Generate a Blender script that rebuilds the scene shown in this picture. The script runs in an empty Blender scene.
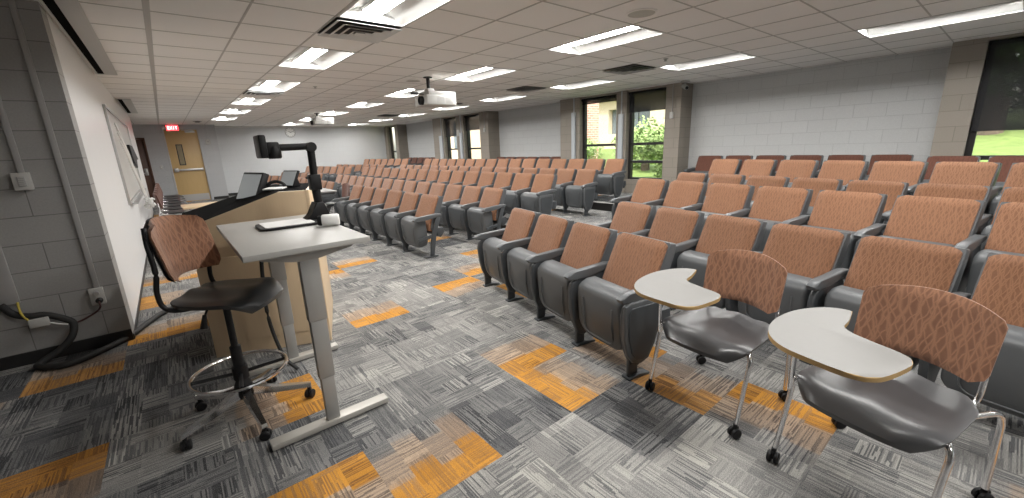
import bpy, bmesh, math, random
from mathutils import Vector, Matrix
random.seed(7)
PI = math.pi
R = math.radians
SC = bpy.context.scene
COL = SC.collection
CH = 1.49            # camera height
CEIL = 2.596

# ---------------------------------------------------------------- camera
cd = bpy.data.cameras.new('camera'); cam = bpy.data.objects.new('camera', cd); COL.objects.link(cam)
yaw, pitch, roll, F = R(39.2393), R(-14.1218), R(-2.1845), 410.66
fw = Vector((math.sin(yaw)*math.cos(pitch), math.cos(yaw)*math.cos(pitch), math.sin(pitch)))
r0 = Vector((math.cos(yaw), -math.sin(yaw), 0)); u0 = r0.cross(fw)
rr = r0*math.cos(roll) + u0*math.sin(roll); uu = -r0*math.sin(roll) + u0*math.cos(roll)
m = Matrix((rr, uu, -fw)).transposed().to_4x4(); m.translation = Vector((0, 0, CH))
cam.matrix_world = m
cd.sensor_fit = 'HORIZONTAL'; cd.sensor_width = 36; cd.lens = 36*F/1024
cd.clip_start = .02; cd.clip_end = 200
SC.camera = cam
# ---------------------------------------------------------------- colour management
SC.view_settings.view_transform = 'Standard'; SC.view_settings.look = 'None'
SC.view_settings.gamma = 1; SC.view_settings.use_curve_mapping = False
SC.view_settings.exposure = 1.68
# ---------------------------------------------------------------- world
W = bpy.data.worlds.new('world'); SC.world = W; W.use_nodes = True
nt = W.node_tree; bg = nt.nodes['Background']
sky = nt.nodes.new('ShaderNodeTexSky'); sky.sky_type = 'NISHITA'; sky.sun_elevation = R(48); sky.sun_rotation = R(235)
sky.sun_disc = False; sky.air_density = 1.6; sky.dust_density = 3.0
hs = nt.nodes.new('ShaderNodeHueSaturation'); hs.inputs['Saturation'].default_value = .45
nt.links.new(sky.outputs[0], hs.inputs['Color']); nt.links.new(hs.outputs[0], bg.inputs[0])
bg.inputs[1].default_value = .26
sd = bpy.data.lights.new('sun', 'SUN'); sd.energy = 1.5; sd.angle = R(4); sd.color = (1, .96, .9)
so = bpy.data.objects.new('sun', sd); COL.objects.link(so); so.rotation_euler = (R(42), 0, R(-55))
LAMP = 21.0          # lens radiance of the troffers

# ---------------------------------------------------------------- material helpers
def mat(name, col=(.5, .5, .5), rough=.6, metal=0., spec=.5, coat=0.):
    mt = bpy.data.materials.new(name); mt.use_nodes = True
    b = mt.node_tree.nodes['Principled BSDF']
    b.inputs['Base Color'].default_value = (*col, 1); b.inputs['Roughness'].default_value = rough
    b.inputs['Metallic'].default_value = metal; b.inputs['Specular IOR Level'].default_value = spec
    b.inputs['Coat Weight'].default_value = coat
    return mt
class N:
    def __init__(s, mt): s.t = mt.node_tree; s.b = s.t.nodes.get('Principled BSDF')
    def n(s, ty, **k):
        x = s.t.nodes.new(ty)
        for a, v in k.items():
            if a.startswith('i_'):
                key = a[2:]; key = int(key) if key.isdigit() else key
                x.inputs[key].default_value = v
            else: setattr(x, a, v)
        return x
    def l(s, a, b): s.t.links.new(a, b)
    def math(s, op, a, b=None, c=None, clamp=False):
        x = s.t.nodes.new('ShaderNodeMath'); x.operation = op; x.use_clamp = clamp
        for i, v in enumerate((a, b, c)):
            if v is None: continue
            if isinstance(v, (int, float)): x.inputs[i].default_value = v
            else: s.l(v, x.inputs[i])
        return x.outputs[0]
    def mix(s, f, a, b):
        x = s.t.nodes.new('ShaderNodeMix'); x.data_type = 'RGBA'
        for i, v in ((0, f), (6, a), (7, b)):
            if isinstance(v, (int, float)): x.inputs[i].default_value = v
            elif isinstance(v, tuple): x.inputs[i].default_value = (*v[:3], 1)
            else: s.l(v, x.inputs[i])
        return x.outputs[2]
    def bump(s, h, strength=.3, dist=.01):
        x = s.t.nodes.new('ShaderNodeBump'); x.inputs['Strength'].default_value = strength; x.inputs['Distance'].default_value = dist
        s.l(h, x.inputs['Height']); s.l(x.outputs[0], s.b.inputs['Normal'])
    def coord(s, which='Object', scale=(1, 1, 1), rot=(0, 0, 0)):
        c = s.t.nodes.new('ShaderNodeTexCoord'); mp = s.t.nodes.new('ShaderNodeMapping')
        mp.inputs['Scale'].default_value = scale; mp.inputs['Rotation'].default_value = rot
        s.l(c.outputs[which], mp.inputs[0]); return mp.outputs[0]
    def noise(s, vec, sc, det=2, rough=.5):
        x = s.n('ShaderNodeTexNoise', i_Scale=sc, i_Detail=det, i_Roughness=rough); s.l(vec, x.inputs['Vector']); return x.outputs[0]
    def ramp(s, f, stops, interp='LINEAR'):
        x = s.t.nodes.new('ShaderNodeValToRGB'); s.l(f, x.inputs[0]); x.color_ramp.interpolation = interp
        e = x.color_ramp.elements
        while len(e) < len(stops): e.new(.5)
        for i, (p, c) in enumerate(stops): e[i].position = p; e[i].color = (*c, 1)
        return x.outputs[0]

def noisy(name, c1, c2, sc=40, rough=.7, bump=0., **k):
    mt = mat(name, c1, rough, **k); n = N(mt); v = n.coord()
    f = n.noise(v, sc, 4, .6); n.l(n.mix(f, c1, c2), n.b.inputs['Base Color'])
    if bump: n.bump(f, bump, .004)
    return mt

def block_mat(name, c1, c2, axis, mortar, z0=0.):
    """painted concrete block wall; axis = horizontal object axis running along the wall"""
    mt = mat(name, c1, .55); n = N(mt)
    c = n.n('ShaderNodeTexCoord'); s = n.n('ShaderNodeSeparateXYZ'); n.l(c.outputs['Object'], s.inputs[0])
    cb = n.n('ShaderNodeCombineXYZ'); n.l(s.outputs[axis], cb.inputs[0])
    n.l(n.math('ADD', s.outputs[2], z0), cb.inputs[1])
    b = n.n('ShaderNodeTexBrick', i_Scale=1., offset=.5)
    b.inputs['Brick Width'].default_value = .4064; b.inputs['Row Height'].default_value = .2032
    b.inputs['Mortar Size'].default_value = .0035; b.inputs['Mortar Smooth'].default_value = .3
    b.inputs['Color1'].default_value = (*c1, 1); b.inputs['Color2'].default_value = (*c2, 1); b.inputs['Mortar'].default_value = (*mortar, 1)
    n.l(cb.outputs[0], b.inputs['Vector'])
    f = n.noise(c.outputs['Object'], 90, 3, .6)
    mx = n.n('ShaderNodeMix', data_type='RGBA', blend_type='MULTIPLY'); mx.inputs[0].default_value = .25
    n.l(b.outputs[0], mx.inputs[6]); n.l(f, mx.inputs[7]); n.l(mx.outputs[2], n.b.inputs['Base Color'])
    h = n.math('ADD', n.math('MULTIPLY', b.outputs['Fac'], -1.), n.math('MULTIPLY', f, .15))
    n.bump(h, .5, .006)
    return mt

M = {}
M['wall_grey'] = block_mat('painted_block_light', (.68, .69, .69), (.70, .71, .71), 1, (.56, .57, .57), -.0976)
M['wall_far'] = block_mat('painted_block_far', (.70, .715, .725), (.71, .725, .735), 0, (.64, .655, .665), -.0976)
M['wall_door'] = block_mat('painted_block_door', (.52, .53, .545), (.54, .55, .565), 0, (.47, .48, .49), -.0976)
M['wall_dark'] = block_mat('painted_block_dark', (.37, .365, .355), (.385, .38, .37), 0, (.21, .205, .20), -.0976)
M['taupe'] = block_mat('painted_block_taupe', (.33, .295, .25), (.35, .31, .265), 1, (.22, .20, .17), -.0976)
M['taupe_shaded'] = block_mat('painted_block_taupe_shaded', (.31, .28, .24), (.33, .295, .25), 0, (.21, .19, .165), -.0976)  # same paint on the bay sides, a little shade mixed into the colour
M['white_wall'] = noisy('white_painted_panel', (.80, .80, .80), (.84, .84, .84), 6, .35)
M['ceiling'] = noisy('mineral_fibre_tile', (.88, .86, .83), (.93, .91, .88), 260, .9)
M['tbar'] = mat('ceiling_grid', (.50, .48, .45), .5)  # bars darker than the tiles: shadow lines of the reveals put into the colour
M['troffer'] = mat('white_enamel', (.70, .70, .685), .5)
M['matte_black'] = mat('matte_black', (.003, .003, .003), .9, spec=.03)
M['black'] = mat('black_plastic', (.008, .008, .009), .5, spec=.35)
M['rubber'] = mat('black_rubber', (.02, .02, .02), .7)
M['vinyl'] = mat('black_vinyl_base', (.018, .017, .017), .5)
M['chrome'] = mat('chrome', (.80, .80, .81), .16, 1.)
M['seat_plastic'] = noisy('charcoal_plastic', (.088, .094, .099), (.104, .110, .115), 300, .42, .05)
M['panel_plastic'] = noisy('dark_panel', (.05, .055, .06), (.06, .066, .072), 300, .4, .05)
M['arm_plastic'] = mat('arm_plastic', (.105, .112, .118), .4)
M['shell'] = mat('back_shell', (.10, .106, .112), .42)
M['grey_seat'] = mat('grey_moulded_plastic', (.066, .066, .069), .30)
M['black_seat'] = mat('black_moulded_plastic', (.03, .032, .034), .33)
M['laminate'] = noisy('grey_laminate', (.38, .375, .355), (.41, .40, .38), 60, .42)
M['tablet'] = noisy('tablet_laminate', (.235, .23, .222), (.25, .245, .235), 60, .5)
M['metal_grey'] = mat('grey_powder_coat', (.36, .355, .34), .4, .3)
M['pale_paint'] = mat('pale_blue_paint', (.48, .51, .54), .5)
M['metal_foot'] = mat('beige_powder_coat', (.50, .48, .44), .4, .3)
M['white_plastic'] = mat('white_plastic', (.50, .495, .475), .5)
M['paper'] = mat('paper', (.82, .82, .80), .7)
M['alu'] = mat('brushed_aluminium', (.55, .55, .55), .35, .8)
M['dark_frame'] = mat('bronze_window_frame', (.018, .016, .015), .45)
M['yellow'] = mat('yellow_cable', (.55, .42, .05), .5)
M['brown_cable'] = mat('brown_cable', (.07, .03, .03), .5)

def wood_mat(name, c1, c2, rough=.4, sc=(3, 3, .5)):
    mt = mat(name, c1, rough); n = N(mt); v = n.coord('Object', sc)
    f = n.noise(v, 6, 5, .55); g = n.noise(n.coord('Object', (sc[0]*10, sc[1]*10, sc[2])), 8, 3, .6)
    x = n.mix(f, c1, c2); n.l(n.mix(n.math('MULTIPLY', g, .35), x, tuple(a*.72 for a in c1)), n.b.inputs['Base Color']); return mt
M['maple'] = wood_mat('maple_veneer', (.72, .54, .345), (.79, .62, .42))
M['door_wood'] = wood_mat('birch_door', (.60, .41, .18), (.69, .49, .24))
M['brown_door'] = wood_mat('walnut_door', (.085, .035, .02), (.115, .05, .028))
M['edge_wood'] = wood_mat('plywood_edge', (.52, .33, .13), (.60, .40, .18), .5, (20, 20, 20))

def fabric(name, dark, light, bump=.5, k=1., amt=.62):
    """woven upholstery with an interlaced lattice of light curved lines"""
    mt = mat(name, light, .85); n = N(mt)
    c = n.n('ShaderNodeTexCoord'); s = n.n('ShaderNodeSeparateXYZ'); n.l(c.outputs['Object'], s.inputs[0])
    cb = n.n('ShaderNodeCombineXYZ'); n.l(s.outputs[1], cb.inputs[0]); n.l(s.outputs[2], cb.inputs[1])
    base = cb.outputs[0]
    lines = None
    for ang, fr in ((R(22), 10.5), (R(158), 10.5), (R(12), 6.5), (R(168), 7.5)):
        mp = n.n('ShaderNodeMapping'); mp.inputs['Rotation'].default_value = (0, 0, ang); n.l(base, mp.inputs[0])
        w = n.n('ShaderNodeTexWave', i_Scale=fr*k, i_Distortion=3.2, i_Detail=1.0); w.inputs['Detail Scale'].default_value = 1.6
        w.wave_profile = 'SIN'; w.bands_direction = 'X'; n.l(mp.outputs[0], w.inputs['Vector'])
        f = n.math('POWER', w.outputs['Fac'], 9.)
        lines = f if lines is None else n.math('MAXIMUM', lines, f)
    big = n.noise(base, 14, 2)
    fine = n.noise(base, 420, 2)
    x = n.mix(big, dark, tuple(a*.5+b*.5 for a, b in zip(dark, light)))
    x = n.mix(n.math('MULTIPLY', lines, amt), x, light)
    mx = n.n('ShaderNodeMix', data_type='RGBA', blend_type='MULTIPLY'); mx.inputs[0].default_value = .35
    n.l(x, mx.inputs[6]); n.l(fine, mx.inputs[7]); n.l(mx.outputs[2], n.b.inputs['Base Color'])
    n.bump(n.math('ADD', lines, fine), bump, .0015)
    n.b.inputs['Sheen Weight'].default_value = .25
    return mt
M['fabric'] = fabric('copper_fabric', (.19, .078, .036), (.44, .212, .108), k=1.35, amt=.55)
M['fabric_chair'] = fabric('copper_chair_fabric', (.165, .068, .036), (.46, .225, .125))
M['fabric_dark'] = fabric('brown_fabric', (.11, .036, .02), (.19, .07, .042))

def lens_mat():
    mt = bpy.data.materials.new('lamp_lens'); mt.use_nodes = True; t = mt.node_tree
    t.nodes.remove(t.nodes['Principled BSDF'])
    e = t.nodes.new('ShaderNodeEmission'); e.inputs[0].default_value = (1, .985, .955, 1); e.inputs[1].default_value = LAMP
    t.links.new(e.outputs[0], t.nodes['Material Output'].inputs[0]); return mt
M['lens'] = lens_mat()
def emis(name, col, s):
    mt = mat(name, col); b = mt.node_tree.nodes['Principled BSDF']
    b.inputs['Emission Color'].default_value = (*col, 1); b.inputs['Emission Strength'].default_value = s; return mt
M['exit_red'] = emis('exit_red', (1, .03, .04), 1.6)
M['screen'] = emis('monitor_screen', (.20, .21, .21), .25)

def glass_mat():
    mt = bpy.data.materials.new('window_glass'); mt.use_nodes = True; t = mt.node_tree
    t.nodes.remove(t.nodes['Principled BSDF'])
    a = t.nodes.new('ShaderNodeBsdfTransparent'); a.inputs[0].default_value = (.93, .95, .94, 1)
    g = t.nodes.new('ShaderNodeBsdfGlossy'); g.inputs['Roughness'].default_value = .03
    f = t.nodes.new('ShaderNodeLayerWeight'); f.inputs[0].default_value = .18
    x = t.nodes.new('ShaderNodeMixShader'); p_ = t.nodes.new('ShaderNodeMath'); p_.operation = 'POWER'; p_.inputs[1].default_value = 3.; t.links.new(f.outputs[1], p_.inputs[0]); q_ = t.nodes.new('ShaderNodeMath'); q_.operation = 'MULTIPLY_ADD'; q_.inputs[1].default_value = .6; q_.inputs[2].default_value = .03; t.links.new(p_.outputs[0], q_.inputs[0])
    t.links.new(q_.outputs[0], x.inputs[0]); t.links.new(a.outputs[0], x.inputs[1]); t.links.new(g.outputs[0], x.inputs[2])
    t.links.new(x.outputs[0], t.nodes['Material Output'].inputs[0]); return mt
M['glass'] = glass_mat()
def screen_cloth():
    mt = bpy.data.materials.new('mesh_blind'); mt.use_nodes = True; t = mt.node_tree
    b = t.nodes['Principled BSDF']; b.inputs['Base Color'].default_value = (.03, .03, .033, 1); b.inputs['Roughness'].default_value = .8
    a = t.nodes.new('ShaderNodeBsdfTransparent'); x = t.nodes.new('ShaderNodeMixShader'); x.inputs[0].default_value = .78
    t.links.new(a.outputs[0], x.inputs[1]); t.links.new(b.outputs[0], x.inputs[2]); t.links.new(x.outputs[0], t.nodes['Material Output'].inputs[0]); return mt
M['blind'] = screen_cloth()

def carpet():
    mt = mat('carpet_tiles', (.2, .2, .2), .95, spec=.1); n = N(mt)
    uv = n.n('ShaderNodeUVMap'); uv.uv_map = 'tile'
    a = n.n('ShaderNodeAttribute'); a.attribute_name = 'tint'; a.attribute_type = 'GEOMETRY'
    sp = n.n('ShaderNodeSeparateColor'); n.l(a.outputs['Color'], sp.inputs[0])   # R = orange, G = lightness, B = random
    s = n.n('ShaderNodeSeparateXYZ'); n.l(uv.outputs[0], s.inputs[0])
    u, v = s.outputs[0], s.outputs[1]
    off = n.math('MULTIPLY', sp.outputs[2], 37.)
    def vec(x, y):
        c = n.n('ShaderNodeCombineXYZ'); n.l(n.math('ADD', x, off), c.inputs[0]); n.l(y, c.inputs[1]); n.l(off, c.inputs[2]); return c.outputs[0]
    # broken yarn lines in both directions, patched by blocks
    def wn(*v):
        x = n.n('ShaderNodeTexWhiteNoise', noise_dimensions='3D'); c = n.n('ShaderNodeCombineXYZ')
        for i, q in enumerate(v):
            if isinstance(q, (int, float)): c.inputs[i].default_value = q
            else: n.l(q, c.inputs[i])
        n.l(c.outputs[0], x.inputs['Vector']); return x.outputs['Value']
    fl = lambda q, k: n.math('FLOOR', n.math('MULTIPLY', q, k))
    def yarn(p, q, k, seed):
        row_ = fl(p, k); a_ = wn(row_, off, seed)
        seg = n.math('FLOOR', n.math('ADD', n.math('MULTIPLY', q, 3.2), n.math('MULTIPLY', a_, 9.)))
        fine = wn(row_, seg, n.math('ADD', off, seed+3))
        return n.math('ADD', n.math('MULTIPLY', fine, .75), n.math('MULTIPLY', a_, .25))
    la, lb = yarn(v, u, 84., 1.), yarn(u, v, 84., 5.)
    cu, cv = fl(n.math('ADD', u, n.math('MULTIPLY', wn(fl(v, 4.), off, 2.), .3)), 3.), fl(v, 4.)
    sel = n.math('GREATER_THAN', wn(cu, cv, n.math('ADD', off, 11.)), .62)
    blk = wn(cu, cv, n.math('ADD', off, 23.))
    con = wn(cu, cv, n.math('ADD', off, 37.))
    lines = n.math('ADD', n.math('MULTIPLY', la, n.math('SUBTRACT', 1., sel)), n.math('MULTIPLY', lb, sel))
    lines = n.ramp(lines, [(.30, (0, 0, 0)), (.62, (1, 1, 1))])
    pixel = n.noise(n.coord('Object'), 260, 2, .7)
    wear = n.noise(n.coord('Object'), 3.2, 3, .6)
    broad = n.math('ADD', .25, n.math('MULTIPLY', wn(cv, off, 3.), .5))
    amp = n.math('ADD', .10, n.math('MULTIPLY', con, .40))
    t = n.math('MULTIPLY', n.math('SUBTRACT', lines, .5), amp)
    t = n.math('ADD', t, n.math('MULTIPLY', n.math('SUBTRACT', blk, .5), .22))
    t = n.math('ADD', t, n.math('MULTIPLY', n.math('SUBTRACT', wear, .5), .25))
    t = n.math('ADD', t, n.math('ADD', n.math('MULTIPLY', sp.outputs[1], .8), .06))
    t = n.math('ADD', t, n.math('MULTIPLY', n.math('SUBTRACT', pixel, .5), 1.25), clamp=True)
    grey = n.ramp(t, [(.0, (.035, .036, .039)), (.30, (.115, .117, .122)), (.60, (.27, .265, .255)), (1., (.56, .545, .50))])
    # tinted tiles fade from solid orange at one edge through tan to grey
    w = n.math('ADD', u, n.math('MULTIPLY', n.math('SUBTRACT', broad, .5), .45))
    om = n.ramp(w, [(.0, (1, 1, 1)), (.36, (1, 1, 1)), (.42, (.55, .55, .55)), (.80, (.40, .40, .40)), (.84, (.06, .06, .06)), (1., (0, 0, 0))])
    om = n.math('MULTIPLY', om, sp.outputs[0])
    om = n.math('MULTIPLY', om, n.math('ADD', .72, n.math('MULTIPLY', lines, .33)), clamp=True)
    orc = n.mix(t, (.22, .085, .012), (.76, .37, .07))
    orc = n.mix(n.math('LESS_THAN', w, .39), n.mix(t, (.12, .07, .04), (.72, .45, .24)), orc)
    n.l(n.mix(om, grey, orc), n.b.inputs['Base Color'])
    n.bump(n.math('ADD', pixel, n.math('MULTIPLY', lines, .5)), .5, .004)
    return mt
M['carpet'] = carpet()

# ---------------------------------------------------------------- geometry helpers
def obj(name, bm, mats, parent=None, smooth=True, sharp=38):
    me = bpy.data.meshes.new(name)
    bmesh.ops.recalc_face_normals(bm, faces=bm.faces); bm.to_mesh(me); bm.free()
    for x in (mats if isinstance(mats, (list, tuple)) else [mats]): me.materials.append(M[x] if isinstance(x, str) else x)
    if smooth:
        me.polygons.foreach_set('use_smooth', [True]*len(me.polygons)); me.set_sharp_from_angle(angle=R(sharp))
    o = bpy.data.objects.new(name, me); COL.objects.link(o)
    if parent: o.parent = parent
    return o
def tag(o, label=None, cat=None, group=None, kind=None):
    if label: o['label'] = label
    if cat: o['category'] = cat
    if group: o['group'] = group
    if kind: o['kind'] = kind
    return o
def empty(name, loc=(0, 0, 0), rz=0., label=None, cat=None, group=None, sc=(1, 1, 1)):
    o = bpy.data.objects.new(name, None); COL.objects.link(o); o.location = loc; o.rotation_euler = (0, 0, rz); o.scale = sc
    o.empty_display_size = .1
    return tag(o, label, cat, group)
def struct(name, bm, mats, label=None, smooth=False, parent=None):
    o = obj(name, bm, mats, parent, smooth); o['kind'] = 'structure'
    if label: o['label'] = label
    return o
def NB(): return bmesh.new()
def bx(bm, x0, x1, y0, y1, z0, z1, bev=0., mi=0, T=None, seg=2):
    vs = [bm.verts.new(p) for p in ((x0, y0, z0), (x1, y0, z0), (x1, y1, z0), (x0, y1, z0), (x0, y0, z1), (x1, y0, z1), (x1, y1, z1), (x0, y1, z1))]
    fs = [bm.faces.new([vs[i] for i in q]) for q in ((0, 3, 2, 1), (4, 5, 6, 7), (0, 1, 5, 4), (1, 2, 6, 5), (2, 3, 7, 6), (3, 0, 4, 7))]
    for f in fs: f.material_index = mi
    if T: bmesh.ops.transform(bm, matrix=T, verts=vs)
    if bev:
        es = {e for f in fs for e in f.edges}
        r = bmesh.ops.bevel(bm, geom=list(es), offset=bev, segments=seg, affect='EDGES', profile=.5)
        for f in r['faces']: f.material_index = mi
    return vs
def prism(bm, pts, t0, t1, ax='y', bev=0., mi=0, seg=2, T=None):
    """polygon pts (a,b) extruded along ax from t0 to t1.  y: (x,z)  z: (x,y)  x: (y,z)"""
    def P(a, b, t): return {'y': (a, t, b), 'z': (a, b, t), 'x': (t, a, b)}[ax]
    A = [bm.verts.new(P(a, b, t0)) for a, b in pts]; B = [bm.verts.new(P(a, b, t1)) for a, b in pts]
    fs = [bm.faces.new(A), bm.faces.new(B[::-1])]; n = len(pts)
    for i in range(n): fs.append(bm.faces.new((A[i], B[i], B[(i+1) % n], A[(i+1) % n])))
    for f in fs: f.material_index = mi
    if T: bmesh.ops.transform(bm, matrix=T, verts=A+B)
    if bev:
        es = list({e for f in fs[:2] for e in f.edges})
        r = bmesh.ops.bevel(bm, geom=es, offset=bev, segments=seg, affect='EDGES', profile=.5)
        for f in r['faces']: f.material_index = mi
    return A+B
def smooth_path(pts, k=6):
    """Catmull-Rom through pts"""
    P = [Vector(p) for p in pts]; out = []
    for i in range(len(P)-1):
        a = P[i-1] if i else P[0]*2-P[1]; b, c = P[i], P[i+1]; d = P[i+2] if i+2 < len(P) else c*2-b
        for j in range(k):
            t = j/k; out.append(.5*((2*b)+(c-a)*t+(2*a-5*b+4*c-d)*t*t+(-a+3*b-3*c+d)*t**3))
    return out+[P[-1]]
def tube(bm, pts, r, seg=8, closed=False, cap=True, mi=0, flat=None):
    P = [Vector(p) for p in pts]; n = len(P); rings = []; up = Vector((0, 0, 1))
    for i in range(n):
        if closed: d = P[(i+1) % n]-P[i-1]
        else: d = P[min(i+1, n-1)]-P[max(i-1, 0)]
        d.normalize()
        s = d.cross(up)
        if s.length < .05: s = d.cross(Vector((0, 1, 0)))
        s.normalize(); t = s.cross(d)
        rad = r[i] if isinstance(r, (list, tuple)) else r
        fl = flat or 1.
        rings.append([bm.verts.new(P[i]+s*math.cos(2*PI*k/seg)*rad+t*math.sin(2*PI*k/seg)*rad*fl) for k in range(seg)])
    for i in range(n if closed else n-1):
        A, B = rings[i], rings[(i+1) % n]
        for k in range(seg):
            f = bm.faces.new((A[k], A[(k+1) % seg], B[(k+1) % seg], B[k])); f.material_index = mi
    if cap and not closed:
        for rg in (rings[0][::-1], rings[-1]): f = bm.faces.new(rg); f.material_index = mi
def lathe(bm, prof, seg=20, T=None, mi=0):
    """prof list of (r,z) around z"""
    rings = []; allv = []
    for r, z in prof:
        rg = [bm.verts.new((r*math.cos(2*PI*k/seg), r*math.sin(2*PI*k/seg), z)) for k in range(seg)] if r > 1e-6 else [bm.verts.new((0, 0, z))]
        rings.append(rg); allv += rg
    for A, B in zip(rings, rings[1:]):
        for k in range(seg):
            q = [A[k % len(A)], A[(k+1) % len(A)], B[(k+1) % len(B)], B[k % len(B)]]
            q = [v for i, v in enumerate(q) if v not in q[:i]]
            if len(q) > 2: f = bm.faces.new(q); f.material_index = mi
    for rg, fl in ((rings[0], 1), (rings[-1], 0)):
        if len(rg) > 1: f = bm.faces.new(rg[::-1] if fl else rg); f.material_index = mi
    if T: bmesh.ops.transform(bm, matrix=T, verts=allv)
def arc(cx, cy, r, a0, a1, n=6): return [(cx+r*math.cos(R(a0+(a1-a0)*i/n)), cy+r*math.sin(R(a0+(a1-a0)*i/n))) for i in range(n+1)]
def rrect(x0, x1, y0, y1, r, n=4):
    r = (r,)*4 if isinstance(r, (int, float)) else r    # bl, br, tr, tl
    return arc(x0+r[0], y0+r[0], r[0], 180, 270, n)+arc(x1-r[1], y0+r[1], r[1], 270, 360, n)+arc(x1-r[2], y1-r[2], r[2], 0, 90, n)+arc(x0+r[3], y1-r[3], r[3], 90, 180, n)
def loft(bm, loops, mi=0, caps=True):
    rs = [[bm.verts.new(p) for p in lp] for lp in loops]; n = len(rs[0])
    for A, B in zip(rs, rs[1:]):
        for k in range(n): f = bm.faces.new((A[k], A[(k+1) % n], B[(k+1) % n], B[k])); f.material_index = mi
    if caps:
        for rg in (rs[0][::-1], rs[-1]): f = bm.faces.new(rg); f.material_index = mi
    return rs
def T3(x=0, y=0, z=0, rz=0., ry=0., rx=0.): return Matrix.Translation((x, y, z)) @ Matrix.Rotation(rz, 4, 'Z') @ Matrix.Rotation(ry, 4, 'Y') @ Matrix.Rotation(rx, 4, 'X')
def copy_tree(o, parent=None):
    c = o.copy(); COL.objects.link(c); c.parent = parent
    for ch in list(o.children): copy_tree(ch, c)
    return c

# ================================================================= SETTING
XL, XR = -.47, 8.75            # white wall, window wall recess
XB = 8.30                      # face of the projecting window bays
YP = 4.59                      # face of the dark block pier
YD, YF = 18.3, 19.4            # door wall, far wall
YN = -4.4                      # wall behind the camera
XLL = -3.2                     # left end of the front area behind the pier

# ---- floor with carpet tiles
def tier_edge(y):
    """x of the front edge of platform 1 (k=0) and 2 (k=1) at given y"""
    def e(x0, yy):
        if yy < 3.9: return x0-(3.9-yy)*.19
        if yy > 14.0: return x0-(yy-14.0)*.16
        return x0
    return e(4.36, y), e(6.62, y)
TP = .5103; TX0, TY0 = 1.024, .881
OR = {(1, 1): (1, .62, 0), (1, 2): (1, .6, 1), (2, 1): (1, .5, 2), (2, 0): (.8, .52, 0), (2, -1): (1, .5, 2), (2, -3): (.7, .4, 1),
      (-1, 1): (1, .55, 1), (-2, 1): (1, .5, 3), (-2, 3): (1, .5, 2), (0, 5): (1, .62, 1), (2, 5): (1, .62, 3), (3, 6): (1, .6, 1), (1, 9): (1, .6, 1), (0, 8): (1, .6, 3),
      (-3, 7): (1, .55, 1), (-2, 7): (.8, .55, 1), (-4, 6): (.8, .4, 1), (-4, 3): (.9, .35, 3), (-5, 9): (.9, .5, 1), (-3, 9): (.9, .6, 0), (-2, 11): (.9, .6, 1),
      (-5, 5): (.8, .4, 0), (-4, 1): (.9, .4, 1), (4, 7): (.9, .6, 3), (3, 4): (.9, .6, 0), (-1, 9): (.8, .6, 2), (4, 10): (.8, .6, 1), (-2, 14): (.9, .6, 1), (-1, 17): (.8, .6, 3),
      (3, -4): (.8, .5, 1), (1, 12): (.8, .6, 2)}
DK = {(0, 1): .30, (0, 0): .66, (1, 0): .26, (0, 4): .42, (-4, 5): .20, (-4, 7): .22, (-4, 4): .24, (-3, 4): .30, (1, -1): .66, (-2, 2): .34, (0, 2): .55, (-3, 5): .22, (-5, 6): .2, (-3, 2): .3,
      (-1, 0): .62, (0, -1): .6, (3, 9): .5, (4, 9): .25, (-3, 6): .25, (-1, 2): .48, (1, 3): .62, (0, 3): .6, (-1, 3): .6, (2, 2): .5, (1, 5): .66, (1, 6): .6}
def carpet_mesh(bm, poly_clip, z, i0, i1, j0, j1):
    uvl = bm.loops.layers.uv.get('tile') or bm.loops.layers.uv.new('tile')
    cl = bm.loops.layers.float_color.get('tint') or bm.loops.layers.float_color.new('tint')
    for i in range(i0, i1):
        for j in range(j0, j1):
            x0, y0 = TX0+TP*i, TY0+TP*j
            q = poly_clip([(x0, y0), (x0+TP, y0), (x0+TP, y0+TP), (x0, y0+TP)])
            if len(q) < 3: continue
            rnd = random.Random(i*131+j*17)
            if (i, j) in OR: o, g, k = OR[(i, j)]
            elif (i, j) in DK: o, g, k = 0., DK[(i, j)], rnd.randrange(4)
            else:
                o = .8 if rnd.random() < .09 and (j > 9 or i < -4) else 0.; g = rnd.choice((.40, .46, .5, .55, .58, .62)); k = rnd.randrange(4)
            b = rnd.random()
            f = bm.faces.new([bm.verts.new((x, y, z)) for x, y in q])
            for lp in f.loops:
                a, c = (lp.vert.co.x-x0)/TP, (lp.vert.co.y-y0)/TP
                lp[uvl].uv = ((a, c), (c, a), (1-a, c), (1-c, a))[k]
                lp[cl] = (o, g, b, 1)
def clip_half(P, nx, ny, d):
    out = []
    for k in range(len(P)):
        a, b = P[k], P[(k+1) % len(P)]; fa, fb = a[0]*nx+a[1]*ny-d, b[0]*nx+b[1]*ny-d
        if fa >= 0: out.append(a)
        if (fa >= 0) != (fb >= 0): t = fa/(fa-fb); out.append((a[0]+(b[0]-a[0])*t, a[1]+(b[1]-a[1])*t))
    return out
bm = NB()
def cf(P):
    P = clip_half(P, 1, 0, XLL); 
    for a in ((-1, 0, -XR), (0, 1, YN), (0, -1, -YF)):
        if len(P) < 3: return P
        P = clip_half(P, *a)
    return P
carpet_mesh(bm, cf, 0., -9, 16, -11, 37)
bx(bm, XLL-.1, XR+.3, YN-.1, YF+.1, -.2, -.01)
floor = struct('floor', bm, 'carpet', 'grey patterned carpet tiles with scattered orange tiles'); floor['label'] = 'grey patterned carpet tiles with scattered orange ones'
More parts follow.
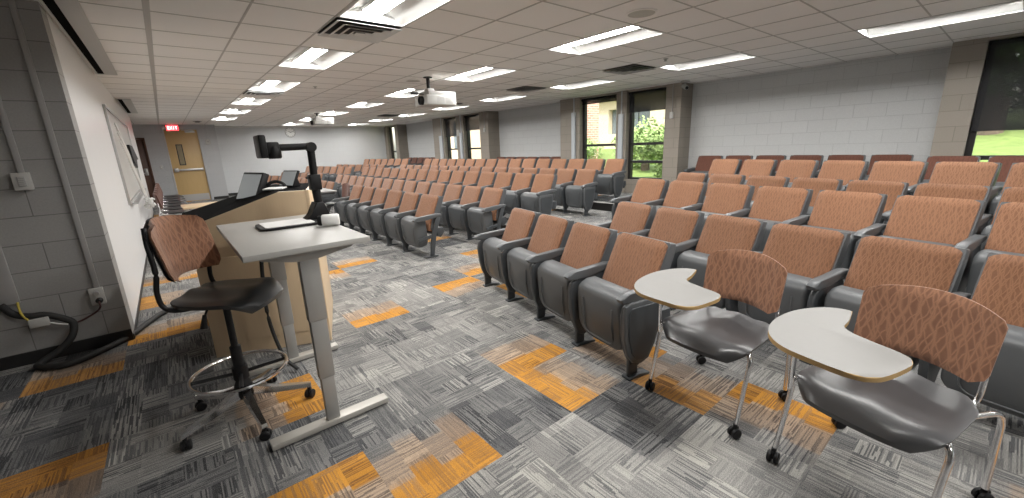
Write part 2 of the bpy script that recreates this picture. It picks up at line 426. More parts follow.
# platforms
TIER = [0., .155, .305]
def platform(k, z0, z1):
    bm = NB(); ys = [YN, 3.9, 14.0, YF]; E_ = [(tier_edge(y)[k], y) for y in ys]
    def clipper(lo, hi, a, b):
        def f(P):
            P = clip_half(P, 0, 1, lo)
            if len(P) > 2: P = clip_half(P, 0, -1, -hi)
            if len(P) > 2: P = clip_half(P, -1, 0, -XR)
            if len(P) > 2:
                nx, ny = (b[1]-a[1]), -(b[0]-a[0]); P = clip_half(P, nx, ny, a[0]*nx+a[1]*ny)
            return P
        return f
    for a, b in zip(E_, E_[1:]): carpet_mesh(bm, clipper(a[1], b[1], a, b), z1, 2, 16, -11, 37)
    for f in bm.faces: f.material_index = 0
    for a, b in zip(E_, E_[1:]):
        f = bm.faces.new([bm.verts.new((*p, z)) for p, z in ((a, z0), (b, z0), (b, z1), (a, z1))]); f.material_index = 1
    return struct('floor', bm, ['carpet', 'vinyl'], 'raised carpeted seating tier with black riser')
platform(0, 0, TIER[1]); platform(1, TIER[1], TIER[2])

# ---- ceiling (tiles open where the troffers sit)
GX, GY, GS = .1136, 4.4505, .6096
TRX = [2, 6, 10]; TRY = [-15, -11, -7, -3, 1, 5, 9, 13, 17, 21]
hole = {(i, j+d) for i in TRX for j in TRY for d in (0, 1) if (i, j) != (2, 21)}
bm = NB()
for i in range(-7, 16):
    for j in range(-16, 26):
        if (i, j) in hole: continue
        x0, x1 = max(GX+GS*i, XLL), min(GX+GS*(i+1), XR+.2); y0, y1 = max(GY+GS*j, YN), min(GY+GS*(j+1), YF)
        if x1 <= x0 or y1 <= y0: continue
        bm.faces.new([bm.verts.new(p) for p in ((x0, y0, CEIL), (x0, y1, CEIL), (x1, y1, CEIL), (x1, y0, CEIL))])
bx(bm, XLL-.1, XR+.3, YN-.1, YF+.1, CEIL+.22, CEIL+.3)
for i in range(-6, 16):
    x = GX+GS*i
    if XLL < x < XR+.1:
        w = .021 if i == 0 else .008
        bx(bm, x-w, x+w, YN, YF, CEIL-.004, CEIL+.012, mi=1)
for j in range(-15, 25):
    y = GY+GS*j
    if not YN < y < YF: continue
    for i in range(-6, 15):       # cross tees stop at the troffers
        if (i, j) in hole and (i, j-1) in hole: continue
        bx(bm, GX+GS*i, GX+GS*(i+1), y-.007, y+.007, CEIL-.003, CEIL+.01, mi=1)
struct('ceiling', bm, ['ceiling', 'tbar'], 'suspended grid ceiling of pale square tiles')

# ---- troffers
def make_troffer():
    t = empty('ceiling_light', label='x', cat='ceiling light', group='recessed ceiling lights')
    w, l, d = GS-.024, 2*GS-.022, .105
    bm = NB()
    prof = [(0, 0), (.015, .004), (.08, .055), (.17, .092), (.215, .098), (.215, d)]
    loops = []
    def sec(y): 
        a = [(x-w/2, y, CEIL+z) for x, z in prof]; return a+[(-p[0], p[1], p[2]) for p in a[::-1]]
    A = [bm.verts.new(p) for p in sec(-l/2)]; B = [bm.verts.new(p) for p in sec(l/2)]
    for k in range(len(A)-1): bm.faces.new((A[k], A[k+1], B[k+1], B[k]))
    for V, y in ((A, -l/2), (B, l/2)):
        bm.faces.new(V)
    for x0, x1, y0, y1 in ((-w/2-.008, -w/2+.012, -l/2-.006, l/2+.006), (w/2-.012, w/2+.008, -l/2-.006, l/2+.006), (-w/2, w/2, -l/2-.006, -l/2+.012), (-w/2, w/2, l/2-.012, l/2+.006)):
        bx(bm, x0, x1, y0, y1, CEIL-.007, CEIL+.006)
    obj('housing', bm, 'troffer', t)
    bm = NB(); bx(bm, -.088, .088, -l/2+.02, l/2-.02, CEIL+.060, CEIL+.094)
    bm.normal_update()
    for f in bm.faces: f.material_index = 0 if f.normal.z < -.9 else 1
    obj('lens', bm, ['lens', 'troffer'], t, False)
    return t
TN = {2: 'left', 6: 'middle', 10: 'window-side'}
ORD = ['first', 'second', 'third', 'fourth', 'fifth', 'sixth', 'seventh', 'eighth', 'ninth', 'tenth', 'eleventh', 'twelfth', 'thirteenth', 'fourteenth', 'fifteenth', 'sixteenth']
tr0 = make_troffer(); used = False
for i in TRX:
    for j in TRY:
        y = GY+GS*(j+1)
        if y < YN+.7: continue
        if (i, j) == (2, 21): continue      # the door section of the wall stands here
        o = tr0 if not used else copy_tree(tr0); used = True
        o.location = (GX+GS*(i+.5), y, 0)
        vis = {2: -3, 6: -3, 10: -7}[i]
        if j < vis: o['label'] = 'recessed ceiling light overhead, out of view behind the near %s row' % TN[i]
        else: o['label'] = 'recessed white ceiling light, %s from the near end of the %s row of lights' % (ORD[(j-vis)//4], TN[i])

# ---- walls
def wall_box(name, b, m_, lab): 
    bm = NB(); bx(bm, *b); return struct(name, bm, m_, lab)
Zt = CEIL+.02
wall_box('wall_left', (XLL-.15, XL+.001, YP, YP+.25, 0, Zt), 'wall_dark', 'dark grey painted block wall face beside the lectern')
wall_box('wall_left', (XL-.12, XL, YP+.02, 15.45, 0, Zt), 'white_wall', 'smooth white wall panel along the left side')
wall_box('wall_left', (-1.9, -1.75, 15.3, YD, 0, Zt), 'wall_door', 'grey wall of the entry recess')
wall_box('wall_far', (-1.9, XL-.0, 15.2, 15.32, 0, Zt), 'wall_door', 'grey return wall behind white panel')
wall_box('wall_front', (XLL-.15, XLL, YN, YP, 0, Zt), 'wall_dark', 'grey wall at the left front')
wall_box('wall_near', (XLL-.15, XR+.3, YN-.15, YN, 0, Zt), 'wall_far', 'grey wall behind the camera')
# far wall: protruding door section (with openings) and main wall
bm = NB(); SX = 1.62
for b in ((-1.9, -1.33, 0, Zt), (-1.33, -.36, 2.17, Zt), (-.36, .18, 0, Zt), (.18, 1.11, 2.47, Zt), (1.11, SX, 0, Zt)):
    bx(bm, b[0], b[1], YD, YD+.2, b[2], b[3])
bx(bm, SX-.12, SX, YD+.2, YF, 0, Zt)
struct('wall_far', bm, 'wall_door', 'darker grey block wall section holding the doors')
wall_box('wall_far', (SX, XB+.2, YF, YF+.15, 0, Zt), 'wall_far', 'light grey painted block wall at the far end')
bm = NB(); bx(bm, SX, XB, YF-.16, YF, CEIL-.05, CEIL+.01); struct('trim_1', bm, 'troffer', 'white strip under ceiling at far wall')
# window side: recess panels and bays
BAYS = [(-3.1, .80), (4.56, 7.93), (11.15, 14.75), (17.95, YF)]
bm = NB(); bx(bm, XR, XR+.2, YN, YF, 0, Zt); 
for v in list(bm.verts): pass
bm.free()
def recess(y0, y1):
    bm = NB(); bx(bm, XR, XR+.2, y0, y1, 0, Zt); struct('wall_right', bm, 'wall_grey', 'light grey painted block wall panel between window bays')
recess(.80, 4.56); recess(7.93, 11.15); recess(14.75, 17.95); recess(YN, -3.1)
wi = [0]
def window(y0, y1, sill, head, blind_z, rails, n):
    """bronze window between y0..y1 in bay face; glass set back"""
    w = empty('window_%d' % n, (0, 0, 0)); w['kind'] = 'structure'; w['label'] = 'tall bronze framed window with dark roller blind'
    xg = XB+.17
    bm = NB(); fr = .045
    bx(bm, xg-.05, xg+.04, y0, y0+fr, sill, head); bx(bm, xg-.05, xg+.04, y1-fr*1.6, y1, sill, head)
    bx(bm, xg-.05, xg+.04, y0+fr, y1-fr*1.6, sill, sill+fr); bx(bm, xg-.05, xg+.04, y0+fr, y1-fr*1.6, head-fr, head)
    for z in rails: bx(bm, xg-.055, xg+.04, y0+fr, y1-fr*1.6, z-.028, z+.028)
    obj('window_frame', bm, 'dark_frame', w, False)
    bm = NB(); bx(bm, xg-.004, xg+.004, y0+fr, y1-fr*1.6, sill+fr, head-fr); obj('pane', bm, 'glass', w, False)
    if blind_z:
        bm = NB(); tube(bm, [(xg-.10, y0+.02, head-.04), (xg-.10, y1-.02, head-.04)], .03, 10)
        bx(bm, xg-.085, xg-.083, y0+.015, y1-.015, blind_z, head-.02); bx(bm, xg-.09, xg-.078, y0+.015, y1-.015, blind_z-.025, blind_z)
        obj('roller_blind', bm, 'blind', w, False)
def bay(y0, y1, wins, lab):
    """wins: list of (ya, yb, blind bottom, rails)"""
    bm = NB(); xs = XB; xe = XB+.28
    edges = [y0]+[e for w in wins for e in w[:2]]+[y1]
    for k in range(0, len(edges), 2): bx(bm, xs, xe, edges[k], edges[k+1], 0, Zt)
    for w in wins:
        bx(bm, xs+.03, xe, w[0], w[1], 0, SILL); bx(bm, xs+.03, xe, w[0], w[1], 2.56, Zt)
    for a, b in (((y0, y0+.2), (y1-.2, y1)) if y1 < YF else ((y0, y0+.2),)): bx(bm, xe-.01, XR+.2, a, b, 0, Zt)
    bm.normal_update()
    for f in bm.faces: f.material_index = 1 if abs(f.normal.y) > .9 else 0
    struct('wall_right', bm, ['taupe', 'taupe_shaded'], lab)
    for w in wins:
        wi[0] += 1; window(w[0], w[1], SILL, 2.56, w[2], w[3], wi[0])
SILL = .62
bay(-3.1, .80, [(-1.3, .48, 1.47, [1.10])], 'taupe painted block bay around the near window')
bay(4.56, 7.93, [(4.90, 5.86, 2.14, [1.42, 1.02]), (6.14, 7.26, 2.44, [1.42])], 'taupe painted block bay around the middle windows')
bay(11.15, 14.75, [(11.62, 12.60, 2.08, [1.44]), (13.08, 13.95, 1.92, [1.44])], 'taupe painted block bay around the farther windows')
bay(17.95, YF, [(18.25, 19.1, None, [1.42])], 'taupe painted block pier at the far corner')
# light blue vertical conduit covers beside windows
for y0, y1, z0, z1 in ((5.93, 6.05, .5, 2.1), (7.38, 7.50, .5, 2.25), (12.68, 12.82, .5, 2.0), (14.04, 14.26, .5, 1.95)):
    bm = NB(); bx(bm, XB-.05, XB, y0, y1, z0, z1, bev=.008); bx(bm, XB-.02, XB, y0+.05, y0+.075, z1, CEIL)
    t = obj('conduit_cover', bm, 'pale_paint'); k = ORD[[5.93, 7.38, 12.68, 14.04].index(y0)]
    tag(t, 'pale vertical pipe cover beside a window, %s from the security camera' % k, 'pipe cover', 'pipe covers by the windows')
# thermostats on window piers
for n_, (y, z) in enumerate(((4.74, 1.98), (11.33, 2.02), (12.93, 2.0))):
    o = empty('blind_switch', (XB, y, z), label=('small white blind switch box with conduit on pier under the security camera', 'small white switch box on the farther taupe pier', 'larger white box between the two farther windows')[n_], cat='switch box')
    s = (1, 1, 1.6)[n_]
    bm = NB(); bx(bm, -.04, 0, -.04*s, .04*s, -.065*s, .065*s, bev=.008); obj('box', bm, 'white_plastic', o)
    bm = NB(); tube(bm, [(-.012, 0, .065*s), (-.012, 0, CEIL-z-.005)], .009, 8); obj('conduit', bm, 'metal_grey', o)
# black baseboards
def base(name, b):
    bm = NB(); bx(bm, *b, bev=.004); struct(name, bm, 'vinyl', 'black vinyl baseboard')
base('baseboard_left', (XLL, XL, YP-.008, YP, 0, .098)); base('baseboard_left', (XL, XL+.008, YP+.0, 15.4, 0, .05))
base('baseboard_far', (SX+.01, XB, YF-.01, YF, 0, .1)); base('baseboard_far', (-.30, .12, YD-.01, YD, 0, .1)); base('baseboard_far', (1.17, SX, YD-.01, YD, 0, .1))
base('baseboard_front', (XLL, XLL+.01, YN, YP, 0, .1)); base('baseboard_near', (XLL, XR, YN, YN+.01, 0, .1))

# ---- doors
def door(n, x0, x1, top, wood, label, panel):
    d = empty('door_%d' % n, (0, 0, 0)); d['kind'] = 'structure'; d['label'] = label
    bm = NB(); bx(bm, x0, x1, YD+.06, YD+.105, .01, top, bev=.003); obj('leaf', bm, wood, d)
    bm = NB(); f = .05
    for b in ((x0-f, x0, 0, top+f), (x1, x1+f, 0, top+f), (x0, x1, top, top+f)): bx(bm, b[0], b[1], YD-.012, YD+.12, b[2], b[3], bev=.003)
    obj('door_frame', bm, 'wall_door' if panel else 'brown_door', d)
    return d
d = door(1, .20, 1.09, 2.43, 'door_wood', 'birch veneer exit door with narrow window and push bar', True)
bm = NB(); bx(bm, .42, .60, YD+.052, YD+.06, 1.25, 1.95); lite = obj('vision_panel', bm, 'dark_frame', d)
bm = NB(); bx(bm, .445, .575, YD+.048, YD+.053, 1.28, 1.92); obj('pane', bm, noisy('wired_glass', (.25, .21, .13), (.33, .28, .18), 8, .2), lite)
bm = NB(); bx(bm, .26, 1.05, YD-.03, YD+.03, 1.06, 1.13, bev=.01); bx(bm, .24, .36, YD-.045, YD+.058, 1.03, 1.16, bev=.01); bx(bm, .98, 1.05, YD-.0, YD+.058, 1.05, 1.14, bev=.01); obj('push_bar', bm, 'alu', d)
bm = NB(); bx(bm, .23, 1.06, YD+.054, YD+.06, .03, .25); obj('kick_plate', bm, 'alu', d)
bm = NB(); bx(bm, .75, 1.02, YD+.0, YD+.058, 2.33, 2.40, bev=.006); bx(bm, .66, .98, YD-.02, YD+.0, 2.40, 2.415); obj('door_closer', bm, 'alu', d)
d2 = door(2, -1.31, -.38, 2.13, 'brown_door', 'dark brown door in the far left recess', False)
bm = NB(); bx(bm, -.53, -.44, YD+.04, YD+.06, .98, 1.2, bev=.004); tube(bm, [(-.48, YD+.05, 1.05), (-.48, YD-.0, 1.05), (-.60, YD-.0, 1.05)], .011, 8); obj('door_handle', bm, 'alu', d2)
# exit sign
o = empty('exit_sign', (.44, YD-.10, CEIL), label='red lit exit sign with two emergency lamp heads over the birch door', cat='exit sign')
bm = NB(); bx(bm, -.17, .17, -.03, .03, -.215, -.02, bev=.006); bx(bm, -.06, .06, -.02, .02, -.02, 0); obj('housing', bm, 'white_plastic', o)
bm = NB(); bx(bm, -.155, .155, -.034, -.030, -.20, -.035); obj('face', bm, 'exit_red', o)
bm = NB(); LT = {'E': [(0, .05, 0, 1), (.05, 1, 0, .16), (.05, 1, .42, .58), (.05, 1, .84, 1)], 'I': [(.35, .65, 0, 1)], 'T': [(.36, .64, 0, .84), (0, 1, .84, 1)]}
def bar(x0, x1, z0, z1): bx(bm, x0, x1, -.037, -.033, z0, z1)
x = -.125; lw, lh = .05, .10; zb = -.168
for ch in 'EXIT':
    if ch == 'X':
        for s in (1, -1):
            prism(bm, [(x+lw/2-s*lw/2-.007, zb), (x+lw/2-s*lw/2+.007, zb), (x+lw/2+s*lw/2+.007, zb+lh), (x+lw/2+s*lw/2-.007, zb+lh)], -.037-.0005*s, -.033, 'y')
    else:
        for a in LT[ch]: bar(x+a[0]*lw, x+(a[1] if a[1] > .06 else .22)*lw, zb+a[2]*lh, zb+a[3]*lh)
    x += .066
obj('lettering', bm, emis('exit_letters', (1, .75, .72), 1.2), o)
for s in (-1, 1):
    bm = NB(); lathe(bm, [(.0, -.05), (.045, -.05), (.05, -.03), (.03, .03), (0, .035)], 14, T3(s*.235, -.02, -.12, 0, 0, R(-90))); bx(bm, s*.17, s*.235, -.01, .01, -.13, -.11) if s > 0 else bx(bm, -.235, -.17, -.01, .01, -.13, -.11)
    obj('lamp_head', bm, 'white_plastic', o)
# alarm box right of door, light switch left of door
o = empty('alarm_box', (1.34, YD, 2.02), label='small white alarm box with conduit to the right of the birch door', cat='alarm')
bm = NB(); bx(bm, -.07, .07, -.05, 0, -.10, .09, bev=.01); obj('box', bm, 'white_plastic', o)
bm = NB(); lathe(bm, [(.028, 0), (.022, .012), (0, .012)], 16, T3(0, -.05, .0, 0, 0, R(90))); obj('button', bm, 'metal_grey', o)
bm = NB(); tube(bm, [(0, -.015, .09), (0, -.015, CEIL-2.025)], .012, 8); obj('conduit', bm, 'wall_door', o)
o = empty('light_switch', (-.08, YD, 1.22), label='white light switch plate between the two doors', cat='light switch')
bm = NB(); bx(bm, -.04, .04, -.008, 0, -.06, .06, bev=.003); obj('plate', bm, 'white_plastic', o)
bm = NB(); bx(bm, -.008, .008, -.018, -.006, -.014, .014, bev=.002); obj('toggle', bm, 'paper', o)
# clock
o = empty('wall_clock', (4.25, YF, 2.36), label='round white wall clock high on the far wall', cat='clock')
bm = NB(); lathe(bm, [(.19, 0), (.20, .02), (.195, .045), (.178, .045), (.176, .02)], 32, T3(0, 0, 0, 0, 0, R(90))); obj('rim', bm, 'metal_grey', o)
bm = NB(); lathe(bm, [(.175, .0), (.175, .030)], 32, T3(0, 0, 0, 0, 0, R(90))); obj('dial', bm, 'paper', o)
bm = NB()
for k in range(12):
    bx(bm, -.005, .005, -.034, -.03, .135, .165, T=Matrix.Rotation(R(30*k), 4, 'Y'))
obj('hour_marks', bm, 'black', o)
for nm, ln, an in (('hour_hand', .09, 305), ('minute_hand', .14, 75)):
    bm = NB(); bx(bm, -.006, .006, -.040, -.036, -.02, ln, T=Matrix.Rotation(R(an), 4, 'Y')); obj(nm, bm, 'black', o)

# ---- whiteboard niche on white wall
x = XL
o = empty('display_board', (x, 0, 0), label='framed grey display board on the white wall', cat='board')
Y0, Y1, Z0_, Z1_ = 7.63, 12.1, .90, 2.20
bm = NB(); f = .035
for b in ((Y0, Y0+f, Z0_, Z1_), (Y1-f, Y1, Z0_, Z1_), (Y0+f, Y1-f, Z0_, Z0_+f), (Y0+f, Y1-f, Z1_-f, Z1_)): bx(bm, 0, .03, b[0], b[1], b[2], b[3], bev=.004)
obj('frame', bm, 'alu', o)
bm = NB(); bx(bm, 0, .012, Y0+f, Y1-f, Z0_+f, Z1_-f); obj('panel', bm, noisy('grey_board', (.47, .46, .44), (.52, .51, .49), 3, .5), o)
bm = NB(); bx(bm, 0, .09, Y0+.3, Y1-.3, Z0_-.02, Z0_, bev=.004); obj('ledge', bm, 'alu', o)
# black cloth
bm = NB()
out = [(9.88, 1.75), (10.79, 1.75), (12.0, 1.50), (11.3, 1.50), (10.94, 1.34), (10.3, 1.43), (9.96, 1.58)]
prism(bm, out, x+.034, x+.075, 'x', .008)
tag(obj('cloth', bm, 'black', None, False), 'black cloth pinned on the grey display board', 'cloth')
# hanging white cords and bundle
bm = NB(); ro = random.Random(3)
for k in range(3):
    y = 8.15+.06*k; z = 2.0-.12*k
    P = [(x+.05, y, z)]
    for s in range(1, 7): P.append((x+.05+.012*s+ro.uniform(0, .02), y+.30*s+ro.uniform(-.04, .04), z-.20*s*(1-.02*k)+ro.uniform(-.02, .02)))
    P[-1] = (x+.14, 9.9+.05*k, .74)
    tube(bm, smooth_path(P, 4), .012, 6)
obj_ = obj('white_cord', bm, 'paper'); tag(obj_, 'bunch of white cords hanging across the display board', 'cord')
bm = NB()
for k in range(6):
    c = Vector((x+.14+ro.uniform(-.02, .05), 9.9+ro.uniform(-.35, .5), .68+ro.uniform(-.02, .09)))
    P = [c+Vector((ro.uniform(-.06, .06), ro.uniform(-.22, .22), ro.uniform(-.05, .10))) for _ in range(6)]
    tube(bm, smooth_path(P, 4), .014, 6)
tag(obj('coiled_cord', bm, 'paper'), 'tangled coil of white cord at the foot of the display board', 'cord')

# ---- pier: raceways, boxes, cables
def rel(x, z): return (x, YP, CH+z)
def zrel(z): return CH+z
def raceway(name, x, z0, z1, w, lab):
    bm = NB(); bx(bm, x-w/2, x+w/2, YP-.022, YP, z0, z1, bev=.004); return tag(obj(name, bm, 'conduit'), lab, 'raceway')
M['conduit'] = mat('grey_raceway', (.36, .355, .35), .5)
raceway('raceway', -.597, .50, CEIL-.005, .034, 'long thin vertical grey raceway running down to the power outlet on the dark wall')
raceway('raceway', -.80, 1.43, CEIL-.005, .034, 'short vertical grey raceway ending at the switch box on the dark wall')
raceway('raceway', -1.06, .49, CEIL-.005, .10, 'wide vertical grey raceway at the left edge of the dark wall')
o = empty('switch_box', (-.806, YP, 1.37), label='white control switch box on the dark grey block wall', cat='switch box')
bm = NB(); bx(bm, -.045, .045, -.05, 0, -.062, .062, bev=.004); obj('box', bm, 'white_plastic', o)
bm = NB(); bx(bm, -.02, .02, -.054, -.048, -.035, .035, bev=.002); obj('button_panel', bm, 'conduit', o)
bm = NB()
for k in range(5): bx(bm, -.014, .014, -.057, -.053, -.028+.013*k, -.021+.013*k)
obj('button', bm, 'white_plastic', o)
o = empty('power_outlet', (-.606, YP, .437), label='white power outlet box low on the dark grey block wall', cat='outlet')
bm = NB(); bx(bm, -.042, .042, -.045, 0, -.068, .068, bev=.004); obj('box', bm, 'white_plastic', o)
bm = NB(); lathe(bm, [(.02, 0), (.018, .02), (0, .02)], 14, T3(0, -.045, .03, 0, 0, R(90))); obj('socket', bm, 'conduit', o)
bm = NB(); lathe(bm, [(.022, 0), (.022, .03), (.012, .045), (0, .045)], 14, T3(0.008, -.045, -.03, 0, 0, R(90))); obj('plug', bm, 'black', o)
yw = YP-.03
bm = NB(); tube(bm, smooth_path([(-.598, YP-.085, .407), (-.60, YP-.09, .36), (-.64, yw, .31), (-.72, yw, .27), (-.78, yw-.01, .255)]), .007, 8)
tag(obj('electric_cable', bm, 'brown_cable'), 'thin brown power cord hanging from the low wall outlet', 'cord')
bm = NB(); tube(bm, smooth_path([(-1.10, yw-.01, .50), (-1.06, yw, .42), (-.99, yw-.02, .385), (-.90, yw-.02, .37), (-.80, yw-.02, .30), (-.775, yw-.03, .255), (-.80, yw-.06, .17), (-.88, yw-.08, .09), (-.98, yw-.11, .04), (-.99, yw-.16, .028), (-.90, yw-.24, .025), (-.80, yw-.25, .025), (-.66, yw-.14, .025), (-.50, yw+.06, .025), (-.40, 4.86, .025), (-.30, 5.08, .025), (-.18, 5.22, .025), (.0, 5.15, .025), (.20, 4.98, .025), (.32, 4.80, .03)]), .024, 10)
tag(obj('cable_bundle', bm, 'rubber'), 'thick black cable bundle running along the floor from dark wall to lectern', 'cable')
bm = NB(); tube(bm, smooth_path([(-1.02, yw, .50), (-1.015, yw-.03, .42), (-.985, yw-.045, .355), (-.95, yw-.05, .335)]), .007, 8)
tag(obj('data_cord', bm, 'yellow'), 'short yellow cable beside the white connector box', 'cable')
bm = NB(); tube(bm, smooth_path([(-.90, yw-.045, .32), (-.85, yw-.045, .29), (-.80, yw-.045, .27)]), .006, 8)
tag(obj('data_cord', bm, 'paper'), 'thin white cable to the right of the connector box', 'cable')
bm = NB(); bx(bm, -.99, -.885, yw-.075, yw-.04, .30, .365, bev=.008, T=Matrix.Translation((0, 0, 0)))
tag(obj('cable_connector', bm, 'white_plastic'), 'white cable connector box hanging at the dark wall', 'connector box')

# ---- ceiling items
def diffuser(i, j, label, dark=False):
    cx, cy = GX+GS*(i+.5), GY+GS*(j+.5)
    o = empty('air_vent', (cx, cy, CEIL), label=label, cat='air vent', group='square ceiling air vents')
    bm = NB(); h = GS/2-.012
    bx(bm, -h, h, -h, h, -.006, -.003); obj('backing', bm, 'black', o, False)
    bm = NB()
    for q, z in ((h, -.026), (h*.76, -.034), (h*.54, -.040), (h*.32, -.045)):
        q2 = q-.042; A = [(q, q), (-q, q), (-q, -q), (q, -q)]; B = [(q2, q2), (-q2, q2), (-q2, -q2), (q2, -q2)]
        va = [bm.verts.new((a, b, z)) for a, b in A]; vb = [bm.verts.new((a, b, z+.017)) for a, b in B]
        vc = [bm.verts.new((a, b, z-.003)) for a, b in A]; vd = [bm.verts.new((a*.985, b*.985, z+.015)) for a, b in B]
        for k in range(4):
            l = (k+1) % 4; bm.faces.new((va[k], va[l], vb[l], vb[k])); bm.faces.new((vc[k], vd[k], vd[l], vc[l])); bm.faces.new((va[k], vc[k], vc[l], va[l])); bm.faces.new((vb[k], vb[l], vd[l], vd[k]))
    bx(bm, -h*.16, h*.16, -h*.16, h*.16, -.046, -.040)
    obj('louvre', bm, 'conduit' if dark else 'troffer', o, False)
diffuser(2, -1, 'square louvred air vent touching the nearest left ceiling light')
diffuser(2, 7, 'square louvred air vent between farther lights of the left row')
diffuser(9, -1, 'square louvred air vent nearest the security camera', True)
diffuser(9, 3, 'dark square air vent between middle and window-side rows of lights', True)
diffuser(9, 8, 'dark square air vent just behind the big projector', True)
diffuser(9, 14, 'small dark air vent farthest along the window-side ceiling', True)
for n_, (x, y, lb) in enumerate(((3.52, 2.36, 'round ceiling speaker grille near the closest middle light'), (3.43, 6.62, 'round ceiling speaker grille beside the big projector'), (5.3, 9.6, 'round ceiling speaker grille farther back over the middle seats'))):
    o = empty('ceiling_speaker', (x, y, CEIL), label=lb, cat='speaker', group='ceiling speakers')
    bm = NB(); lathe(bm, [(.135, 0), (.135, -.008), (.12, -.012), (.118, -.006)], 28); obj('rim', bm, 'ceiling', o)
    bm = NB(); lathe(bm, [(.118, -.002), (.118, -.008), (0, -.010)], 28); obj('grille', bm, 'tbar', o)
for n_, (x, y, lb) in enumerate(((2.235, 7.9, 'small round white sprinkler head between left and middle light rows'), (1.06, 16.7, 'dark round ceiling fitting near the exit sign'), (5.7, 3.4, 'small white sprinkler head by the dark air vent'))):
    bm = NB(); rr_ = .035 if n_ != 1 else .12
    lathe(bm, [(rr_, 0), (rr_, -.006), (rr_*.5, -.01), (rr_*.45, -.03), (rr_*.8, -.034), (0, -.036)], 16, T3(x, y, CEIL))
    tag(obj('sprinkler' if n_ != 1 else 'smoke_detector', bm, 'black' if n_ == 1 else 'white_plastic'), lb, 'sprinkler' if n_ != 1 else 'detector')
# linear slot openings along white wall
def slot(y0, y1, label, grp=None):
    o = empty('slot_vent', (0, 0, CEIL), label=label, cat='slot vent')
    bm = NB(); bx(bm, -.438, -.375, y0, y1, -.010, -.004); obj('opening', bm, 'matte_black', o, False)
    bm = NB()
    for b in ((-.462, -.438, y0, y1), (-.375, -.25, y0, y1), (-.462, -.25, y0-.03, y0), (-.462, -.25, y1, y1+.03)): bx(bm, *b, -.014, -.002, bev=.002)
    obj('frame', bm, 'white_plastic', o)
slot(2.2, 7.75, 'long black ceiling slot with pale frame beside the white wall'); slot(10.75, 13.8, 'shorter far ceiling slot with pale frame beside the white wall')

# projectors
def projector(x, y, ztop, zb, label):
    o = empty('projector', (x, y, 0), label=label, cat='projector', group='white ceiling projectors')
    bm = NB(); tube(bm, [(0, 0, CEIL-.005), (0, 0, ztop+.02)], .028, 14); lathe(bm, [(.07, CEIL-.004), (.07, CEIL-.016), (.03, CEIL-.02)], 18); obj('mount_pole', bm, 'black', o)
    bm = NB(); bx(bm, -.10, .40, -.17, .17, ztop-.07, ztop, bev=.012); bx(bm, -.05, .07, -.06, .06, ztop-.01, ztop+.05, bev=.01); obj('mount_plate', bm, 'white_plastic', o)
    bm = NB(); bx(bm, -.16, .38, -.21, .21, zb, ztop-.062, bev=.022, seg=3); body = obj('body', bm, 'white_plastic', o)
    bm = NB(); lathe(bm, [(.05, 0), (.066, .0), (.066, .05), (.05, .055), (.045, .03), (0, .025)], 22, T3(-.155, -.06, (zb+ztop)/2-.035, 0, R(-90))); obj('lens_barrel', bm, 'black', o)
    bm = NB()
    for x0 in (.02, .18):
        for k in range(7): bx(bm, x0, x0+.13, -.2125, -.2085, zb+.03+.014*k, zb+.036+.014*k)
    obj('vent_slots', bm, 'conduit', o)
    bm = NB(); bx(bm, -.32, -.20, -.03, .01, ztop-.05, ztop-.015, bev=.008, T=T3(0, 0, 0)); tube(bm, [(-.21, -.01, ztop-.035), (-.09, -.01, ztop-.04)], .008, 8); obj('sensor_arm', bm, 'black', o)
projector(3.47, 6.2, 2.37, 2.155, 'white projector hanging from a black pole, nearer and larger one')
projector(3.62, 13.0, 2.46, 2.27, 'white projector hanging from a black pole, smaller one near the wall clock')
# security camera
o = empty('security_camera', (8.16, 4.42, CEIL), label='small white dome security camera under ceiling by the taupe pier', cat='security camera')
bm = NB(); lathe(bm, [(.085, 0), (.085, -.02), (.05, -.03), (0, -.03)], 20); obj('base', bm, 'white_plastic', o)
bm = NB(); tube(bm, [(0, 0, -.03), (0, 0, -.07)], .018, 10); obj('stem', bm, 'conduit', o)
bm = NB(); tube(bm, [(.04, .05, -.085), (-.06, -.07, -.14)], .042, 14); obj('body', bm, 'white_plastic', o)
bm = NB(); tube(bm, [(-.055, -.065, -.138), (-.066, -.078, -.144)], .03, 14); obj('lens', bm, 'black', o)

